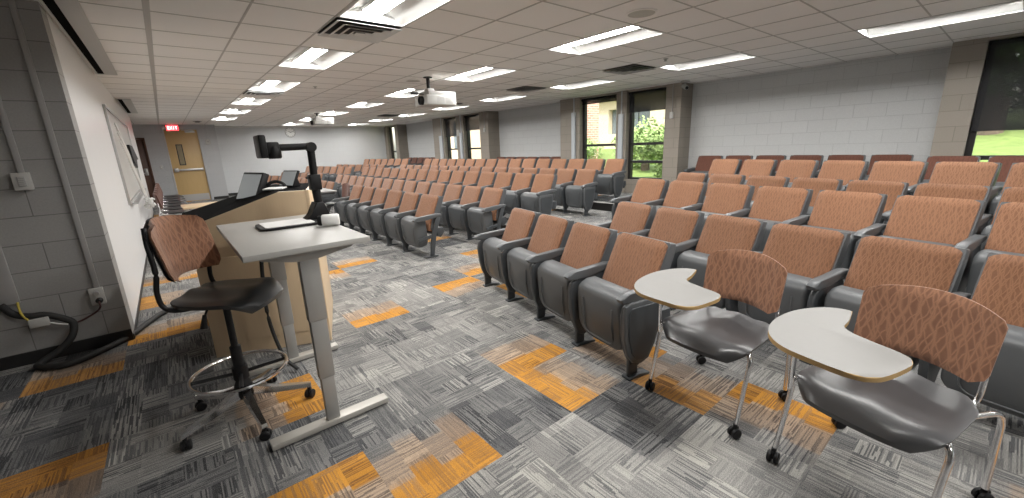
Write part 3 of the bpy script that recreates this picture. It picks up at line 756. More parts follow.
# ================================================================= AUDITORIUM SEATS
SW = .47
def fcurve(bm, face, back, y0, y1, bev, seg=3): prism(bm, [(-f, z) for f, z in face]+[(-f, z) for f, z in back[::-1]], y0, y1, 'y', bev, 0, seg)
def cushion_bm():
    """reclined pad, rounded, slightly dished"""
    bm = NB(); nz, ny = 12, 10; prof = [(0.008, .842), (.03, .80), (.062, .73), (.10, .65), (.14, .565), (.17, .50), (.195, .43), (.20, .37)]
    def pf(t):
        k = t*(len(prof)-1); i = min(int(k), len(prof)-2); a, b = prof[i], prof[i+1]; s = k-i
        return a[0]+(b[0]-a[0])*s, a[1]+(b[1]-a[1])*s
    front, back = [], []
    for a in range(nz+1):
        t = a/nz; f, z = pf(t); rf, rb = [], []
        for b in range(ny+1):
            u = b/ny; y = .008+(SW-.016)*u
            e = min(u, 1-u)*SW; et = t*.47; eb = (1-t)*.47
            rd = 1-max(0, 1-e/.03)**2; rt = 1-max(0, 1-et/.03)**2
            th = .022*min(1, .15+rd)*min(1, .2+rt)
            corner = .03*max(0, 1-e/.03)*max(0, 1-et/.035)
            yy = y+(corner*.4 if u < .5 else -corner*.4)
            rf.append(bm.verts.new((-(f+th-.006*math.sin(PI*u)), yy, z-corner*.5))); rb.append(bm.verts.new((-(f-.035), yy, z-.012-corner*.5)))
        front.append(rf); back.append(rb)
    for a in range(nz):
        for b in range(ny):
            bm.faces.new((front[a][b], front[a][b+1], front[a+1][b+1], front[a+1][b])); bm.faces.new((back[a][b], back[a+1][b], back[a+1][b+1], back[a][b+1]))
    for a in range(nz):
        for b in (0, ny): bm.faces.new((front[a][b], front[a+1][b], back[a+1][b], back[a][b]))
    for b in range(ny):
        for a in (0, nz): bm.faces.new((front[a][b], front[a][b+1], back[a][b+1], back[a][b]))
    return bm
def shell_bm():
    bm = NB()
    fcurve(bm, [(.002, .838), (.02, .795), (.085, .65), (.155, .50), (.18, .38)], [(-.055, .828), (-.048, .76), (.01, .62), (.075, .48), (.11, .36)], -.004, SW+.002, .010)
    return bm
def pan_bm():
    """tipped-up seat pan: loft of rounded outlines from back to front"""
    bm = NB()
    def outline(f, ins, zt):
        pts = rrect(.012+ins, SW-.012-ins, .135+ins*1.2+max(0, (.33-f))*.25, zt-ins, (.095, .095, .035, .035), 5); return [(-f, a, b) for a, b in pts]
    L = [outline(.225, .05, .50), outline(.235, .015, .535), outline(.265, .0, .552), outline(.33, .0, .553), outline(.372, .0, .535), outline(.398, .004, .518), outline(.410, .018, .504)]
    # sweep the bottom back
    out = []
    for lp in L:
        out.append([(x+.045*max(0, (.36-z)/.24)**1.5, y, z) for x, y, z in lp])
    loft(bm, out); return bm
def pan_u_bm():
    bm = NB(); pts = []
    for a, b in [(.085, .44)]+[(.085, .30)]+arc(.145, .235, .06, 180, 270, 5)+arc(.325, .235, .06, 270, 360, 5)+[(.385, .30), (.385, .44)]:
        pts.append((-.4115+.045*max(0, (.36-b)/.24)**1.5, a, b))
    tube(bm, pts, .0055, 6); return bm
def arm_bm():
    bm = NB()
    prism(bm, [(-.03, .575), (-.03, .60), (-.10, .612), (-.40, .588), (-.455, .575), (-.468, .560), (-.455, .535), (-.38, .525), (-.30, .545), (-.10, .556)], -.066, -.008, 'y', .011, 0, 3)
    return bm
def std_bm():
    """standard between seats, with its dark pocket under the arm, tapering down to a foot"""
    bm = NB()
    prism(bm, [(-.10, .56), (-.38, .53), (-.425, .50), (-.44, .44), (-.425, .30), (-.40, .19), (-.365, .10), (-.30, .075), (-.25, .11), (-.20, .28), (-.13, .42), (-.06, .50)], -.056, -.018, 'y', .012, 0, 3)
    bx(bm, -.375, -.30, -.049, -.025, .01, .20, bev=.004)
    prism(bm, [(-.39, 0), (-.21, 0), (-.21, .012), (-.30, .026), (-.39, .012)], -.072, -.002, 'y', .003)
    bx(bm, -.35, -.20, -.0565, -.045, .40, .52, bev=.008)
    return bm
def end_panel_bm():
    bm = NB()
    prism(bm, [(-.13, .535), (-.40, .535), (-.445, .52), (-.455, .46), (-.445, .30), (-.42, .19), (-.37, .125), (-.30, .105), (-.235, .13), (-.185, .22), (-.15, .34)], -.082, -.055, 'y', .010, 0, 3)
    return bm
def end_pad_bm():
    bm = NB()
    prism(bm, [(-.165, .505), (-.40, .505), (-.425, .47), (-.42, .31), (-.395, .205), (-.355, .15), (-.30, .135), (-.255, .155), (-.21, .24), (-.18, .34)], -.092, -.078, 'y', .006, 0, 3)
    return bm
def open_leg_bm():
    bm = NB()
    prism(bm, [(-.03, .575), (-.11, .57), (-.20, .30), (-.24, .02), (-.18, .02), (-.13, .30)], -.052, -.022, 'y', .006)
    prism(bm, [(-.14, .33), (-.16, .28), (-.40, .235), (-.41, .285)], -.05, -.024, 'y', .006)
    bx(bm, -.33, -.13, -.07, -.005, 0, .02, bev=.006)
    return bm
def rear_beam_bm():
    bm = NB(); prism(bm, [(-.10, .40), (-.10, .30), (-.05, .26), (.01, .32), (.0, .40)], -.03, SW+.03, 'y', .006)
    return bm
def proto_seat(fab):
    t = empty('auditorium_seat', label='x', cat='seat')
    obj('backrest', cushion_bm(), fab, t); obj('back_shell', shell_bm(), 'shell', t)
    p = obj('seat_pan', pan_bm(), 'seat_plastic', t); obj('moulded_ridge', pan_u_bm(), 'arm_plastic', p)
    obj('armrest', arm_bm(), 'arm_plastic', t)
    obj('seat_beam', rear_beam_bm(), 'panel_plastic', t)
    return t
ME = {}
def shared(name, key, fn, m_, parent):
    if key not in ME: o = obj(name, fn(), m_); ME[key] = o.data
    else: o = bpy.data.objects.new(name, ME[key]); COL.objects.link(o)
    o.parent = parent; return o
protos = {}
def place_seat(P, rz, sy, fab, label, group, near='std', far=None):
    if fab not in protos: protos[fab] = proto_seat(fab); o = protos[fab]
    else: o = copy_proto(protos[fab])
    o.location = P; o.rotation_euler = (0, 0, rz); o.scale = (1, sy, 1); o['label'] = label; o['group'] = group
    extras.append((o, near, far))
def copy_proto(p): return copy_tree(p)
extras = []
def fin_seats():
    for o, near, far in extras:
        if near == 'leg': shared('end_leg', 'leg', open_leg_bm, 'panel_plastic', o)
        else:
            shared('standard', 'std', std_bm, 'panel_plastic', o)
            if near == 'panel':
                e = shared('end_panel', 'epan', end_panel_bm, 'seat_plastic', o); shared('panel_pad', 'epad', end_pad_bm, 'panel_plastic', e)
        if far:
            a = shared('armrest', 'arm_far', arm_bm, 'arm_plastic', o); a.location = (0, SW+.074, 0)
            a = shared('standard', 'std', std_bm, 'panel_plastic', o); a.location = (0, SW+.074, 0)
            if far == 'panel':
                e = shared('end_panel', 'epan', end_panel_bm, 'seat_plastic', o); e.location = (0, SW+.074, 0); e.scale = (1, -1, 1)
                e.location = (0, SW-.0, 0)
def row(x0, y0, n, s, ang, tier, rowname, fab='fabric', near='std', far='std', frm='far end'):
    """x0,y0: top front corner of the farthest seat's back; seats run towards the camera"""
    a = R(ang); d = Vector((math.sin(a), -math.cos(a)))
    sy = s/.55
    for i in range(n):
        p = Vector((x0, y0))+d*(i*s+SW*sy)
        k = (n-1-i)
        first, last = i == 0, i == n-1
        colr = 'copper fabric folding seat' if fab == 'fabric' else 'dark brown folding seat'
        lab = '%s, %s from the near end of the %s' % (colr, ORD[k], rowname)
        place_seat((p.x, p.y, TIER[tier]), a, sy, fab, lab, '%s seats in the %s' % ('copper' if fab == 'fabric' else 'dark brown', rowname), near if last else 'std', far if first else None)
row(2.838, 3.418, 4, .5474, -11.2, 0, 'near wing front row', near='panel', far='std')
row(3.87, 2.79, 6, .565, -11.0, 0, 'near wing second row')
row(4.977, 3.282, 7, .5525, -10.6, 1, 'near wing third row')
row(6.13, 3.325, 7, .5595, -11.2, 1, 'near wing fourth row')
row(7.16, 3.286, 7, .556, -12.2, 2, 'near wing fifth row')
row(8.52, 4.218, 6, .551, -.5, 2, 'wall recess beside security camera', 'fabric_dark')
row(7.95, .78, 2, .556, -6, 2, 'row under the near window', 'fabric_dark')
row(2.90, 8.544, 6, .585, 0, 0, 'middle block front row', near='leg')
row(2.90, 13.2, 6, .585, 0, 0, 'front row behind small table')
row(4.02, 13.15, 14, .5835, 0, 0, 'middle block second row', near='leg')
row(5.0, 13.56, 16, .546, 0, 1, 'middle block third row', near='panel')
row(6.26, 13.53, 16, .535, 0, 1, 'middle block fourth row', near='panel')
row(7.20, 13.48, 16, .530, 0, 2, 'middle block fifth row', near='panel')
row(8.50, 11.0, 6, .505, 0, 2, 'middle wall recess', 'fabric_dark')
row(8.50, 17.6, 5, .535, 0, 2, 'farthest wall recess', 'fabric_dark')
def wing(x0, y0, n, s, ang, tier, nm):
    a = R(ang); L = n*s; row(x0-math.sin(a)*(L), y0+math.cos(a)*L, n, s, ang, tier, nm)
wing(2.85, 14.2, 4, .56, 11, 0, 'far wing front row'); wing(3.95, 14.3, 6, .56, 10, 0, 'far wing second row')
wing(4.95, 14.42, 7, .55, 8, 1, 'far wing third row'); wing(6.15, 14.5, 7, .55, 8, 1, 'far wing fourth row'); wing(7.35, 15.0, 7, .55, 5, 2, 'far wing fifth row')
fin_seats()

# ================================================================= NESTING CHAIRS
def chair_seat_bm():
    """moulded seat: front at -x, waterfall edge, raised rear"""
    bm = NB(); nx, ny = 16, 14; top, bot = [], []
    for a in range(nx+1):
        t = a/nx; x = -.285+.47*t; rt, rb = [], []
        w = .262-.03*t
        if t < .26: w -= .075*((.26-t)/.26)**2.2
        if t > .72: w -= .06*((t-.72)/.28)**2
        for b in range(ny+1):
            u = b/ny*2-1; y = u*w
            z = .474+.006*math.cos(PI*u*2)*min(1, t*2.5)-.016*abs(u)**5-.010*math.sin(PI*t)
            if t < .30: z -= .060*((.30-t)/.30)**2.2
            xx = x-.020*(1-u*u)*(1-t)**2+.035*abs(u)**6*(1-t)**4
            rt.append(bm.verts.new((xx, y, z))); e = max(abs(u), abs(2*t-1))
            rb.append(bm.verts.new((xx*.985, y*.975, z-.022-.012*(1-e))))
        top.append(rt); bot.append(rb)
    for a in range(nx):
        for b in range(ny):
            bm.faces.new((top[a][b], top[a+1][b], top[a+1][b+1], top[a][b+1])); bm.faces.new((bot[a][b], bot[a][b+1], bot[a+1][b+1], bot[a+1][b]))
    for a in range(nx):
        for b in (0, ny): bm.faces.new((top[a][b], top[a+1][b], bot[a+1][b], bot[a][b]))
    for b in range(ny):
        for a in (0, nx): bm.faces.new((top[a][b], top[a][b+1], bot[a][b+1], bot[a][b]))
    return bm
def chair_back_bm(H=.30, Wd=.46, z0=.545, xb=.20, lean=.16, curve=.05, thick=.032):
    bm = NB(); nz, ny = 12, 16; fr, bk = [], []
    for a in range(nz+1):
        t = a/nz; rf, rb = [], []
        for b in range(ny+1):
            u = b/ny*2-1
            tt = t
            wz = Wd/2*(1-.05*(1-t)-.02*t)
            rc = 0
            if t > .8: rc = max(rc, ((t-.8)/.2)**2.5*.055)
            if t < .15: rc = max(rc, ((.15-t)/.15)**2.2*.045)
            y = u*(wz-rc)
            z = z0+H*t-.022*u*u*t-.006*(1-t)*abs(u)
            x = xb+lean*(t-.0)*H/.3*.30-curve*abs(u)**2.2
            e = max(abs(u), abs(2*t-1)); th = thick*(1-.75*max(0, (e-.86)/.14)**2)
            rf.append(bm.verts.new((x-th*.6, y, z))); rb.append(bm.verts.new((x+th*.4, y, z)))
        fr.append(rf); bk.append(rb)
    for a in range(nz):
        for b in range(ny):
            bm.faces.new((fr[a][b], fr[a+1][b], fr[a+1][b+1], fr[a][b+1])); bm.faces.new((bk[a][b], bk[a][b+1], bk[a+1][b+1], bk[a+1][b]))
    for a in range(nz):
        for b in (0, ny): bm.faces.new((fr[a][b], fr[a+1][b], bk[a+1][b], bk[a][b]))
    for b in range(ny):
        for a in (0, nz): bm.faces.new((fr[a][b], fr[a][b+1], bk[a][b+1], bk[a][b]))
    return bm
def caster(parent, x, y, rz=0., sc=1., name='caster'):
    """twin-wheel caster; touches z=0"""
    bm = NB()
    for s in (-1, 1):
        lathe(bm, [(0, -.010), (.022, -.010), (.027, -.006), (.027, .006), (.022, .010), (0, .010)], 18, T3(x, y, .027, rz) @ Matrix.Translation((0, s*.014, 0)) @ Matrix.Rotation(R(90), 4, 'X'))
    bx(bm, -.014, .020, -.006, .006, .022, .060, bev=.004, T=T3(x, y, 0, rz)); tube(bm, [(x, y, .05), (x, y, .075)], .011, 10)
    bmesh.ops.scale(bm, vec=(1, 1, 1), verts=bm.verts)
    return obj(name, bm, 'black', parent)
def make_chair(tablet=True, seat_mat='grey_seat', fab='fabric_chair'):
    t = empty('tablet_chair' if tablet else 'nesting_chair', label='x', cat='chair')
    obj('seat', chair_seat_bm(), seat_mat, t)
    obj('backrest', chair_back_bm(), fab, t)
    r = .0115; yw = .262
    for s in (-1, 1):
        bm = NB(); tube(bm, smooth_path([(-.255, s*yw, .07), (-.205, s*yw, .30), (-.185, s*yw, .395), (-.165, s*.245, .425), (-.10, s*.225, .435), (.10, s*.215, .435)], 5), r, 10); obj('front_leg', bm, 'chrome', t)
        bm = NB(); tube(bm, smooth_path([(.262, s*yw, .07), (.245, s*yw, .30), (.225, s*yw, .40), (.19, s*.25, .432), (.08, s*.22, .438)], 5), r, 10); obj('rear_leg', bm, 'chrome', t)
        bm = NB(); tube(bm, smooth_path([(.08, s*.19, .438), (.155, s*.195, .445), (.185, s*.20, .48), (.195, s*.20, .56), (.205, s*.19, .66)], 5), r*.9, 10); obj('back_upright', bm, 'chrome', t)
        caster(t, -.262, s*yw, R(20*s)); caster(t, .268, s*yw, R(-35))
    bm = NB(); tube(bm, [(-.10, -.222, .434), (-.10, .222, .434)], r*.9, 10); tube(bm, [(.09, -.215, .436), (.09, .215, .436)], r*.9, 10); obj('seat_rail', bm, 'chrome', t)
    if tablet:
        out = [(.045, .150), (.050, .185), (.10, .232), (.18, .262), (.27, .272), (.38, .258), (.48, .222), (.555, .165), (.595, .09), (.60, .0), (.592, -.10), (.572, -.145), (.53, -.170), (.44, -.178), (.36, -.175), (.32, -.155), (.302, -.12), (.285, -.02), (.262, .06), (.225, .088), (.16, .105)]
        P = [(-a, b) for a, b in out]
        tb = smooth_path([(a, b, 0) for a, b in P+[P[0]]], 3)[:-1]; P2 = [(v.x, v.y) for v in tb]
        bm = NB(); prism(bm, P2, .738, .756, 'z', .003, 1); 
        for f in bm.faces: f.material_index = 0 if f.calc_center_median().z > .7558 else 1
        tbo = obj('tablet', bm, ['tablet', 'edge_wood'], t)
        bm = NB(); tube(bm, smooth_path([(-.195, yw+.004, .37), (-.20, yw+.004, .55), (-.20, yw-.012, .68), (-.20, .20, .728), (-.24, .14, .731)], 5), r, 10)
        tube(bm, [(-.20, .20, .731), (-.40, .05, .731)], r*.8, 8); obj('tablet_post', bm, 'chrome', t)
        bm = NB(); lathe(bm, [(.03, .715), (.03, .739)], 16, T3(-.13, .17, 0)); tube(bm, [(-.13, .17, .72), (-.20, .20, .722)], r*.7, 8); obj('pivot', bm, 'chrome', t)
    return t
tc = make_chair(True)
tc.location = (2.28, .927, 0); tc.rotation_euler = (0, 0, R(-6.4))
tag(tc, 'chrome tablet-arm chair with copper backrest beside the near front row of seats', group='tablet arm chairs'); tc['label'] = 'farther tablet-arm chair, copper backrest, standing right beside the end of the front row'
c2 = copy_tree(tc); c2.location = (2.135, .185, 0); c2.rotation_euler = (0, 0, R(-14.8)); c2['label'] = 'closest tablet-arm chair, cropped by the right side of the photo, copper patterned backrest'
nc = make_chair(False, 'black_seat', 'fabric_dark'); nc.location = (-.02, 10.7, 0); nc.rotation_euler = (0, 0, PI)
nc['group'] = 'side chairs along the white wall'; nc['label'] = 'dark side chair along the white wall, nearest of the line'
for k in range(1, 7):
    c = copy_tree(nc); c.location = (-.02, 10.7+.78*k, 0); c['label'] = 'dark side chair along the white wall, %s from the near end of the line' % ORD[k]
c = copy_tree(nc); c.location = (2.72, 9.12, 0); c.rotation_euler = (0, 0, 0); del c['group']; c['label'] = 'loose copper-backed chair behind the small table between front row seats'

# accessible table in the gap of the front row
o = empty('small_table', (2.30, 9.05, 0), label='small light-topped table with one silver post in the front row gap', cat='table')
bm = NB(); bx(bm, -.25, .25, -.50, .50, .725, .755, bev=.006); obj('table_top', bm, 'tablet', o)
bm = NB(); bx(bm, -.22, .22, -.45, .45, .69, .724, bev=.004); obj('apron', bm, 'panel_plastic', o)
bm = NB(); tube(bm, [(-.1, -.0, .012), (-.1, 0, .70)], .022, 12); lathe(bm, [(.085, .43), (.09, .45), (.05, .48), (.03, .48)], 18, T3(-.1, 0, 0)); obj('post', bm, 'chrome', o)
bm = NB(); bx(bm, -.34, .20, -.03, .03, 0, .02, bev=.006); bx(bm, -.13, -.07, -.25, .25, 0, .02, bev=.006); obj('base', bm, 'chrome', o)
# ================================================================= SIT-STAND DESK
DX0, DX1, DY0, DY1, DZ = .19, .767, 2.12, 3.29, 1.055
o = empty('standing_desk', ((DX0+DX1)/2, (DY0+DY1)/2, 0), label='height-adjustable desk with light grey top and grey metal legs in front of lectern', cat='desk')
ox, oy = o.location.x, o.location.y
def L(b): return (b[0]-ox, b[1]-ox, b[2]-oy, b[3]-oy, b[4], b[5])
bm = NB(); bx(bm, *L((DX0, DX1, DY0, DY1, DZ-.028, DZ)), bev=.003); obj('desk_top', bm, 'laminate', o)
bm = NB()
for y in (2.235, 3.175):
    prism(bm, [(.24-ox, DZ-.03), (.72-ox, DZ-.03), (.69-ox, DZ-.055), (.53-ox, DZ-.085), (.41-ox, DZ-.085), (.27-ox, DZ-.055)], y-.035-oy, y+.035-oy, 'y', .003)
for x in (.42, .52): bx(bm, *L((x-.02, x+.02, 2.27, 3.14, DZ-.08, DZ-.04)), bev=.003)
obj('top_frame', bm, 'metal_grey', o)
for y in (2.235, 3.175):
    bm = NB(); cx = .475
    for w, z0, z1 in ((.045, DZ-.42, DZ-.08), (.040, .30, DZ-.42), (.034, .03, .31)):
        bx(bm, *L((cx-w, cx+w, y-w*.62, y+w*.62, z0, z1)), bev=.004)
    lg = obj('leg', bm, 'metal_grey', o)
    bm = NB(); bx(bm, *L((.16, .785, y-.035, y+.035, .008, .04)), bev=.004); bx(bm, *L((.17, .20, y-.02, y+.02, 0, .012))); bx(bm, *L((.745, .775, y-.02, y+.02, 0, .012)))
    obj('foot', bm, 'metal_foot', lg)
bm = NB(); tube(bm, smooth_path([(.40-ox, 3.12-oy, .95), (.37-ox, 3.10-oy, .70), (.36-ox, 3.12-oy, .40), (.40-ox, 3.08-oy, .12), (.46-ox, 3.0-oy, .02)]), .012, 8)
obj('power_cord', bm, 'rubber', o)

# ---- document camera
BX, BY = .735, 2.93
o = empty('document_camera', (BX, BY, DZ+.0005), label='black document camera with folding arm standing on the grey desk', cat='document camera')
bm = NB(); pl = rrect(-.37, .045, -.20, .08, (.05, .03, .03, .05), 5); prism(bm, pl, 0, .014, 'z', .004); 
prism(bm, [(-.10, .012), (.055, .012), (.055, .05), (.03, .12), (-.02, .12), (-.05, .045)], -.055, .055, 'y', .006)
obj('base', bm, 'black', o)
bm = NB(); prism(bm, rrect(-.345, -.07, -.18, .06, .02, 4), .0145, .018, 'z'); obj('pad', bm, 'paper', o)
e = (.012, 0, .474)
bm = NB(); tube(bm, [(.012, 0, .10), (.006, 0, .20)], .027, 12); tube(bm, [(.006, 0, .19), e], .024, 12); bx(bm, -.028, .040, -.032, .032, .20, .30, bev=.004); tube(bm, [(.0, -.01, .285), (-.05, -.03, .282)], .007, 8); obj('lower_arm', bm, 'black', o)
bm = NB(); tube(bm, [(.012, -.036, .474), (.012, .036, .474)], .030, 16); obj('elbow_joint', bm, 'black', o)
bm = NB(); tube(bm, [(.01, 0, .478), (-.21, -.0, .475)], .021, 12); obj('upper_arm', bm, 'black', o)
bm = NB(); bx(bm, -.285, -.245, -.075, .10, .415, .55, bev=.008); lathe(bm, [(0, 0), (.034, 0), (.040, .01), (.040, .05), (.03, .08), (0, .08)], 18, T3(-.20, .0, .41)); bx(bm, -.25, -.17, -.03, .03, .44, .51, bev=.01); obj('camera_head', bm, 'black', o)
# white roll on the desk corner
o = empty('cylinder_device', (.715, 2.62, DZ+.037), sc=(1.3, 1.3, 1.3), rz=R(-20), label='small white cylindrical device with black end at the desk edge', cat='device')
bm = NB(); lathe(bm, [(0, -.035), (.022, -.035), (.0275, -.028), (.028, .035), (.024, .042), (0, .042)], 20, Matrix.Rotation(R(90), 4, 'Y')); obj('body', bm, 'paper', o)
bm = NB(); lathe(bm, [(0, -.052), (.02, -.052), (.0235, -.045), (.0235, -.034), (0, -.034)], 20, Matrix.Rotation(R(90), 4, 'Y')); obj('end_cap', bm, 'black', o)

# ================================================================= LECTERN
A, B, Cc, Dd = Vector((.041, 3.66)), Vector((.795, 3.35)), Vector((1.09, 4.30)), Vector((.062, 4.69))
o = empty('lectern', (A.x, A.y, 0), label='maple lectern with sloping side panel and black top behind the desk', cat='lectern')
u = (B-A); Lw = u.length; u = u/Lw; nrm = Vector((u.y, -u.x))       # nrm points to the camera
ang = math.atan2(u.y, u.x); TT = Matrix.Rotation(ang, 4, 'Z')
kz = Lw*.75; zl, zr = 1.013, 1.224
bm = NB(); prism(bm, [(0, .0), (Lw, .0), (Lw, zr), (kz, zr), (0, zl)], 0, .03, 'y', .003, T=TT); fp = obj('front_panel', bm, 'maple', o)
# raised frame on the front panel: two raised fields
bm = NB()
def field(x0, x1, z0, z1, cut=None):
    P = [(x0, z0), (x1, z0), (x1, z1), (x0, z1)] if not cut else cut
    prism(bm, P, -.020, .001, 'y', .008, T=TT)
field(.10, Lw-.06, .12, .78)
obj('raised_panel', bm, 'maple', fp)
bm = NB(); prism(bm, [(.10, .845), (Lw-.06, .845), (Lw-.06, 1.0), (Lw-.30, 1.0), (.12, .87)], -.010, .001, 'y', .005, T=TT)
obj('raised_panel', bm, 'maple', fp)
def side(p, q, z1p, z1q, th, name):
    p, q = p-A, q-A; d = (q-p); l = d.length; a = math.atan2(d.y, d.x)
    bm = NB(); prism(bm, [(0, 0), (l, 0), (l, z1q), (0, z1p)], 0, th, 'y', .003, T=Matrix.Translation((p.x, p.y, 0)) @ Matrix.Rotation(a, 4, 'Z')); obj(name, bm, 'maple', o)
side(Dd, A, zl-.004, zl-.004, .025, 'side_panel'); side(B, Cc, zr, zr, .025, 'side_panel'); side(Cc, Dd, zr, zl-.004, .025, 'rear_panel')
# black top: sloping left plane and a flat right shelf
def top_z(p):
    t = (p-A).dot(u)
    return zl+(zr-zl)*max(0, min(1, t/kz))
bm = NB()
k1 = A+u*kz+Vector((.0, .02)); k2 = Dd+(Cc-Dd)*.62
tp = [A+Vector((.006, .012)), k1, k2, Dd-Vector((.02, 0))]
V = [bm.verts.new((p.x-A.x, p.y-A.y, z)) for p, z in zip(tp, (zl-.002, zr-.004, zr-.01, zl))]
V2 = [bm.verts.new(v.co-Vector((0, 0, .03))) for v in V]
bm.faces.new(V); bm.faces.new(V2[::-1])
for k in range(4): bm.faces.new((V[k], V2[k], V2[(k+1) % 4], V[(k+1) % 4]))
obj('sloping_top', bm, 'matte_black', o, False)
bm = NB(); tp2 = [k1, B+Vector((-.01, .02)), Cc-Vector((.02, .02)), k2]
V = [bm.verts.new((p.x-A.x, p.y-A.y, zr-.006)) for p in tp2]; V2 = [bm.verts.new(v.co-Vector((0, 0, .03))) for v in V]
bm.faces.new(V); bm.faces.new(V2[::-1])
for k in range(4): bm.faces.new((V[k], V2[k], V2[(k+1) % 4], V[(k+1) % 4]))
obj('top_shelf', bm, 'matte_black', o, False)
# monitor sunk into the top
o = empty('computer_monitor', (.478, 4.115, 1.095), rz=R(-75.8), label='black framed monitor with blank grey screen set in the lectern top', cat='monitor')
Tm = Matrix.Rotation(R(-25), 4, 'X')
bm = NB(); bx(bm, -.19, .19, -.02, .03, .0, .275, bev=.008, T=Tm); bx(bm, -.14, .14, .028, .085, .03, .22, bev=.02, T=Tm); obj('casing', bm, 'black', o)
bm = NB(); bx(bm, -.170, .170, -.0225, -.019, .02, .255, T=Tm); obj('screen', bm, 'screen', o)
bm = NB(); bx(bm, -.08, .08, .03, .15, -.004, .09, bev=.01); obj('stand', bm, 'black', o)
# touch panel
o = empty('touch_panel', (.765, 3.93, zr-.004), rz=R(-68), label='small dark tilted touch control panel on the lectern shelf', cat='touch panel')
Tm = Matrix.Translation((0, .0, .0)) @ Matrix.Rotation(R(-28), 4, 'X')
bm = NB(); bx(bm, -.10, .10, -.008, .012, 0, .15, bev=.005, T=Tm); obj('casing', bm, 'black', o)
bm = NB(); bx(bm, -.088, .088, -.0105, -.007, .012, .138, T=Tm); obj('screen', bm, 'screen', o)
bm = NB(); prism(bm, [(.01, 0), (.10, 0), (.085, .06), (.05, .09)], -.05, .05, 'x', .006); obj('stand', bm, 'black', o)
# papers and a handset on the shelf
bm = NB(); bx(bm, -.07, .07, -.09, .09, 0, .010, bev=.001, T=T3(.655, 3.80, zr-.003, R(-22)))
tag(obj('paper_stack', bm, 'paper'), 'small stack of white papers on the lectern shelf', 'papers')
bm = NB(); tube(bm, smooth_path([(.63, 3.94, zr+.01), (.64, 3.93, zr+.035), (.69, 3.90, zr+.05), (.73, 3.85, zr+.03), (.735, 3.84, zr+.005)]), .013, 8)
tag(obj('handset', bm, 'black'), 'black curved handset above the papers between the two screens', 'handset')

# ================================================================= DRAFTING STOOL
SA = R(-34)
o = empty('drafting_stool', (.121, 2.68, 0), rz=SA+PI, label='tall drafting stool with black seat, copper backrest and chrome foot ring', cat='stool')
ZS = .79
bm = chair_seat_bm(); bmesh.ops.translate(bm, vec=(0, 0, ZS-.475), verts=bm.verts); bmesh.ops.scale(bm, vec=(.90, .93, 1), verts=bm.verts); obj('seat', bm, 'black_seat', o)
bm = chair_back_bm(H=.31, Wd=.43, z0=ZS+.10, xb=.175, lean=.20, curve=.085); obj('backrest', bm, 'fabric_chair', o)
bm = chair_back_bm(H=.31, Wd=.445, z0=ZS+.098, xb=.193, lean=.20, curve=.088, thick=.012); obj('back_shell', bm, 'black', o)
for s in (-1, 1):
    bm = NB(); tube(bm, smooth_path([(-.02, s*.10, ZS-.045), (.10, s*.19, ZS-.045), (.165, s*.205, ZS-.02), (.175, s*.212, ZS+.06), (.155, s*.216, ZS+.16), (.165, s*.210, ZS+.30), (.175, s*.19, ZS+.38)], 6), .012, 10); obj('back_upright', bm, 'black', o)
bm = NB(); lathe(bm, [(.014, ZS-.05), (.018, ZS-.06), (.018, .45), (.028, .44), (.028, .24), (.024, .22)], 18); bx(bm, -.10, .10, -.10, .10, ZS-.062, ZS-.042, bev=.006); obj('gas_column', bm, 'black', o)
bm = NB(); tube(bm, smooth_path([(.02, .05, ZS-.06), (.03, .10, ZS-.075), (.035, .13, ZS-.11)]), .006, 8); tube(bm, [(.035, .13, ZS-.10), (.04, .15, ZS-.17)], [.009, .018], 8); obj('height_lever', bm, 'black', o)
# foot ring with spokes
ring_z = .285
bm = NB(); tube(bm, [(.238*math.cos(2*PI*k/40), .238*math.sin(2*PI*k/40), ring_z) for k in range(40)], .0105, 8, True); obj('foot_ring', bm, 'chrome', o)
bm = NB()
for k in range(4):
    a = 2*PI*k/4+.5; tube(bm, [(.03*math.cos(a), .03*math.sin(a), ring_z-.01), (.23*math.cos(a), .23*math.sin(a), ring_z)], .010, 8)
lathe(bm, [(.026, ring_z-.05), (.04, ring_z-.045), (.04, ring_z+.03), (.026, ring_z+.04)], 18); obj('ring_spokes', bm, 'black', o)
bm = NB(); lathe(bm, [(.0, .125), (.05, .125), (.055, .15), (.045, .20), (.03, .235), (0, .235)], 20); obj('hub', bm, 'black', o)
for k, dg in enumerate((204, 276, 347, 59, 131)):
    a = R(dg)-(SA+PI); c, s = math.cos(a), math.sin(a)
    bm = NB(); loft(bm, [[(r_*c-w*s, r_*s+w*c, z) for w, z in ((-wd, zb), (wd, zb), (wd*.8, zt), (-wd*.8, zt))] for r_, wd, zb, zt in ((.03, .026, .135, .185), (.17, .021, .10, .135), (.345, .015, .075, .10))]); lg = obj('base_leg', bm, 'chrome' , o, True, 30)
    caster(lg, .33*c, .33*s, a+R(60))

# ================================================================= far small table beyond the lectern
o = empty('side_table', (.75, 8.6, 0), rz=R(2), label='wooden table standing between lectern and the birch door', cat='table')
bm = NB(); bx(bm, -.65, .65, -.30, .30, .70, .73, bev=.004); obj('table_top', bm, 'maple', o)
for sx in (-1, 1):
    for sy in (-1, 1):
        bm = NB(); bx(bm, sx*.60-.02, sx*.60+.02, sy*.25-.02, sy*.25+.02, 0, .70, bev=.003); obj('leg', bm, 'metal_grey', o)

